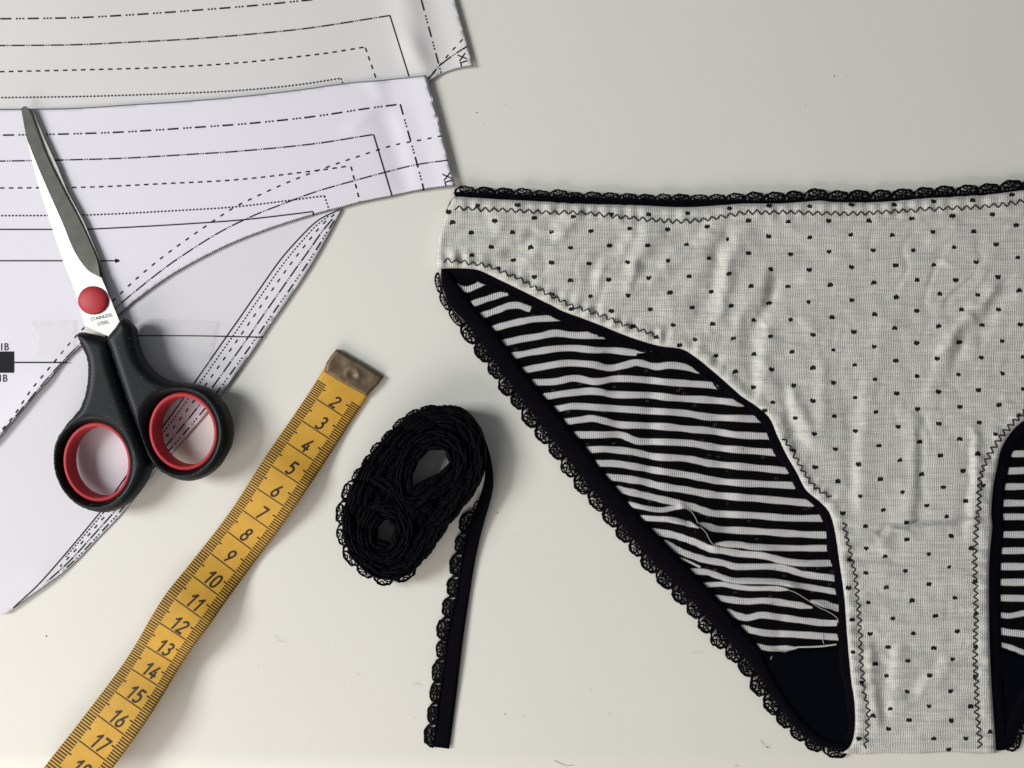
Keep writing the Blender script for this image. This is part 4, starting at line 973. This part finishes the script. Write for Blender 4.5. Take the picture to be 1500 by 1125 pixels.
for (x, y) in DT:
    s = random.uniform(0.80, 1.0); vy = random.choice((1, 1, -1, 0.3)); va = random.choice((1, -1, 0.4, 1))
    for (dx, dy, w, h, a) in ((-2.5, -0.5, 1.8, 3.3, 0.3), (-0.9, 0.4, 1.9, 3.4, -0.28), (0.8, 0.3, 1.9, 3.5, 0.28), (2.4, -0.3, 1.8, 3.1, -0.3)):
        if random.random() < 0.03: continue
        L = lens(x+dx*s+random.uniform(-.3, .3), y+dy*vy*s+random.uniform(-.5, .5), w*s, h*s*random.uniform(0.85, 1.1), a*va)
        k = len(PX); PX += list(L); FX.append(tuple(range(k, k+8))[::-1])
PX = np.array(PX)
o = mesh("knitted_dots", WA(PX[:, 0], PX[:, 1], zfront(PX[:, 0], PX[:, 1])+0.00012), FX, M['dot'], front); o["kind"] = "stuff"
# zigzag stitching
def zigzag(line, name, per=12.3, amp=3.6, r=0.00026, parent=front):
    P = cr(line, 1.0); d = np.r_[0, np.cumsum(np.linalg.norm(np.diff(P, axis=0), axis=1))]; nr, _ = normals2(P)
    s = 0; pts = []; sg = 1; polys = []
    prev = None
    while s < d[-1]:
        c = np.array([np.interp(s, d, P[:, 0]), np.interp(s, d, P[:, 1])]); n_ = np.array([np.interp(s, d, nr[:, 0]), np.interp(s, d, nr[:, 1])])
        q = c+n_*sg*amp*random.uniform(0.75, 1.15)
        if prev is not None:
            t = np.linspace(0, 1, 5)[:, None]; seg = prev*(1-t)+q*t
            z = zfront(seg[:, 0], seg[:, 1])+0.00004+0.00014*np.sin(np.pi*t[:, 0])
            z[0] -= 0.00015; z[-1] -= 0.00015
            polys.append(WA(seg[:, 0], seg[:, 1], z))
        prev = q; sg = -sg; s += per/2*random.uniform(0.88, 1.12)
    v, f = tubes(polys, r, 4); o = mesh(name, v, f, M['stitch'], parent); o["kind"] = "stuff"
zigzag([(666, 304), (700, 306), (740, 308), (760, 309), (800, 311), (855, 312), (905, 317), (945, 321), (985, 324), (1030, 322), (1070, 315), (1100, 311), (1150, 311), (1200, 312), (1240, 313), (1285, 311), (1349, 307), (1413, 304), (1456, 301), (1500, 295), (1540, 290)], "zigzag_stitching", per=13)
zigzag([(650, 381), (680, 384), (706, 388), (730, 395), (759, 408), (784, 421), (804, 431), (835, 447), (876, 460), (906, 472), (927, 480), (960, 491)], "zigzag_stitching", per=12, amp=3.3, r=0.00023)
zigzag([(1147, 642), (1157, 655), (1167, 673), (1179, 694), (1193, 713), (1220, 731)], "zigzag_stitching", per=11, amp=3.0)
zigzag([(1236, 765), (1240, 785), (1245, 808), (1254, 855), (1259, 911), (1261, 962), (1266, 1014), (1271, 1041), (1269, 1082), (1266, 1096)], "zigzag_stitching", per=11, amp=3.4)
zigzag([(1510, 598), (1491, 611), (1463, 644), (1448, 668), (1436, 700), (1434, 740), (1431, 765), (1429, 791), (1428, 843), (1430, 894), (1428, 945), (1430, 997), (1431, 1038), (1435, 1082), (1436, 1098)], "zigzag_stitching", per=10, amp=4.2)
# waistband lace
zw = lambda x, y: np.full(np.shape(x), 0.0022)
wl = [(664, 288), (732, 293), (794, 296), (855, 299), (931, 301.5), (1002, 304), (1064, 301), (1090, 299), (1145, 299), (1200, 295), (1221, 297), (1285, 297), (1349, 292), (1413, 288), (1456, 285), (1500, 279), (1560, 270)]
wt = [(667, 281), (732, 284), (794, 286.5), (855, 289), (931, 291.5), (1002, 293), (1064, 292), (1090, 293), (1145, 293.5), (1200, 290), (1221, 291.5), (1285, 292), (1349, 287), (1413, 283.5), (1456, 281), (1500, 275), (1560, 266)]
wb = strip([(p[0], p[1]+5) for p in wl], wt, zw, "waist_elastic", M['navy'], pt, 0.0, n=260, amp=0.00006)
scallop_row([(p[0], p[1]+2.5) for p in wt[:8]], wb, -1, zw, step=27, hs=0.64, jit=0.25)
scallop_row([(p[0]+1, p[1]+2.0) for p in wt[7:]], wb, -1, zw, step=31, hs=0.88, jit=0.15)
sb = strip([(670, 284), (660, 294), (654, 308)], [(674, 290), (664, 300), (658, 312)], lambda x, y: np.full(np.shape(x), 0.0022), "side_lace", M['navy'], pt, -0.0003, n=14, amp=0.0001)

# ------------------------------------------------------------------ dust and crumbs on the table
vs_, fs_ = [], []
for (x, y, r) in [(698, 165, 1.5), (1222, 112, 1.4), (1240, 112, 0.8), (729, 751, 1.3), (754, 785, 0.8), (740, 1046, 1.4), (768, 1049, 1.0), (1124, 1095, 1.6), (68, 932, 1.5), (1078, 1122, 1.3), (893, 1045, 1.0), (668, 355, 0.8), (884, 1043, 0.9)]+[(random.uniform(560, 1480), random.uniform(10, 260), random.uniform(0.3, 0.7)) for _ in range(40)]+[(random.uniform(350, 1050), random.uniform(800, 1095), random.uniform(0.3, 0.7)) for _ in range(40)]:
    k = len(vs_); c = W(x, y, 0)
    pr = [(1, 0, 0), (0, 1, 0), (-1, 0, 0), (0, -1, 0), (0, 0, 1), (0, 0, -0.2)]
    vs_ += [(c[0]+a*r*S*random.uniform(0.6, 1.4), c[1]+b*r*S*random.uniform(0.6, 1.4), cc*r*S*0.8) for a, b, cc in pr]
    for a, b in ((0, 1), (1, 2), (2, 3), (3, 0)): fs_.append((k+a, k+b, k+4)); fs_.append((k+b, k+a, k+5))
o = mesh("dust", vs_, fs_, M['dust'], None); o["kind"] = "stuff"; o["label"] = "fine dust specks scattered on the bare table top"

for i, (L_, r_) in enumerate([([(812, 1114), (820, 1118), (829, 1121), (840, 1121)], 0.00006), ([(1113, 1084), (1119, 1092), (1128, 1096)], 0.00006), ([(604, 1003), (612, 1001), (617, 1006)], 0.00004), ([(1012, 958), (1020, 955), (1030, 957)], 0.00003), ([(402, 930), (408, 938), (418, 940)], 0.00003)]):
    c = cr(L_, 2); v, f = tubes([WA(c[:, 0], c[:, 1], 0.0001+0.0004*(c[:, 1] < 1100)-np.clip((c[:, 1]-1101)*S, 0, 1)**2/0.044)], r_, 4)
    o = mesh("lint_fibre", v, f, M['dust'], None)
    o["label"] = ["short curled fibre at the table's front edge between ribbon end and knickers", "bent fibre beside the pointed black lace hem near the front edge", "tiny fibre just beside the loose lace ribbon's lower end", "faint short fibre on bare table midway between ribbon and diagonal lace", "faint fibre on bare table beside the yellow tape"][i]
    o["category"] = "lint"; o["group"] = "lint fibres on the table"
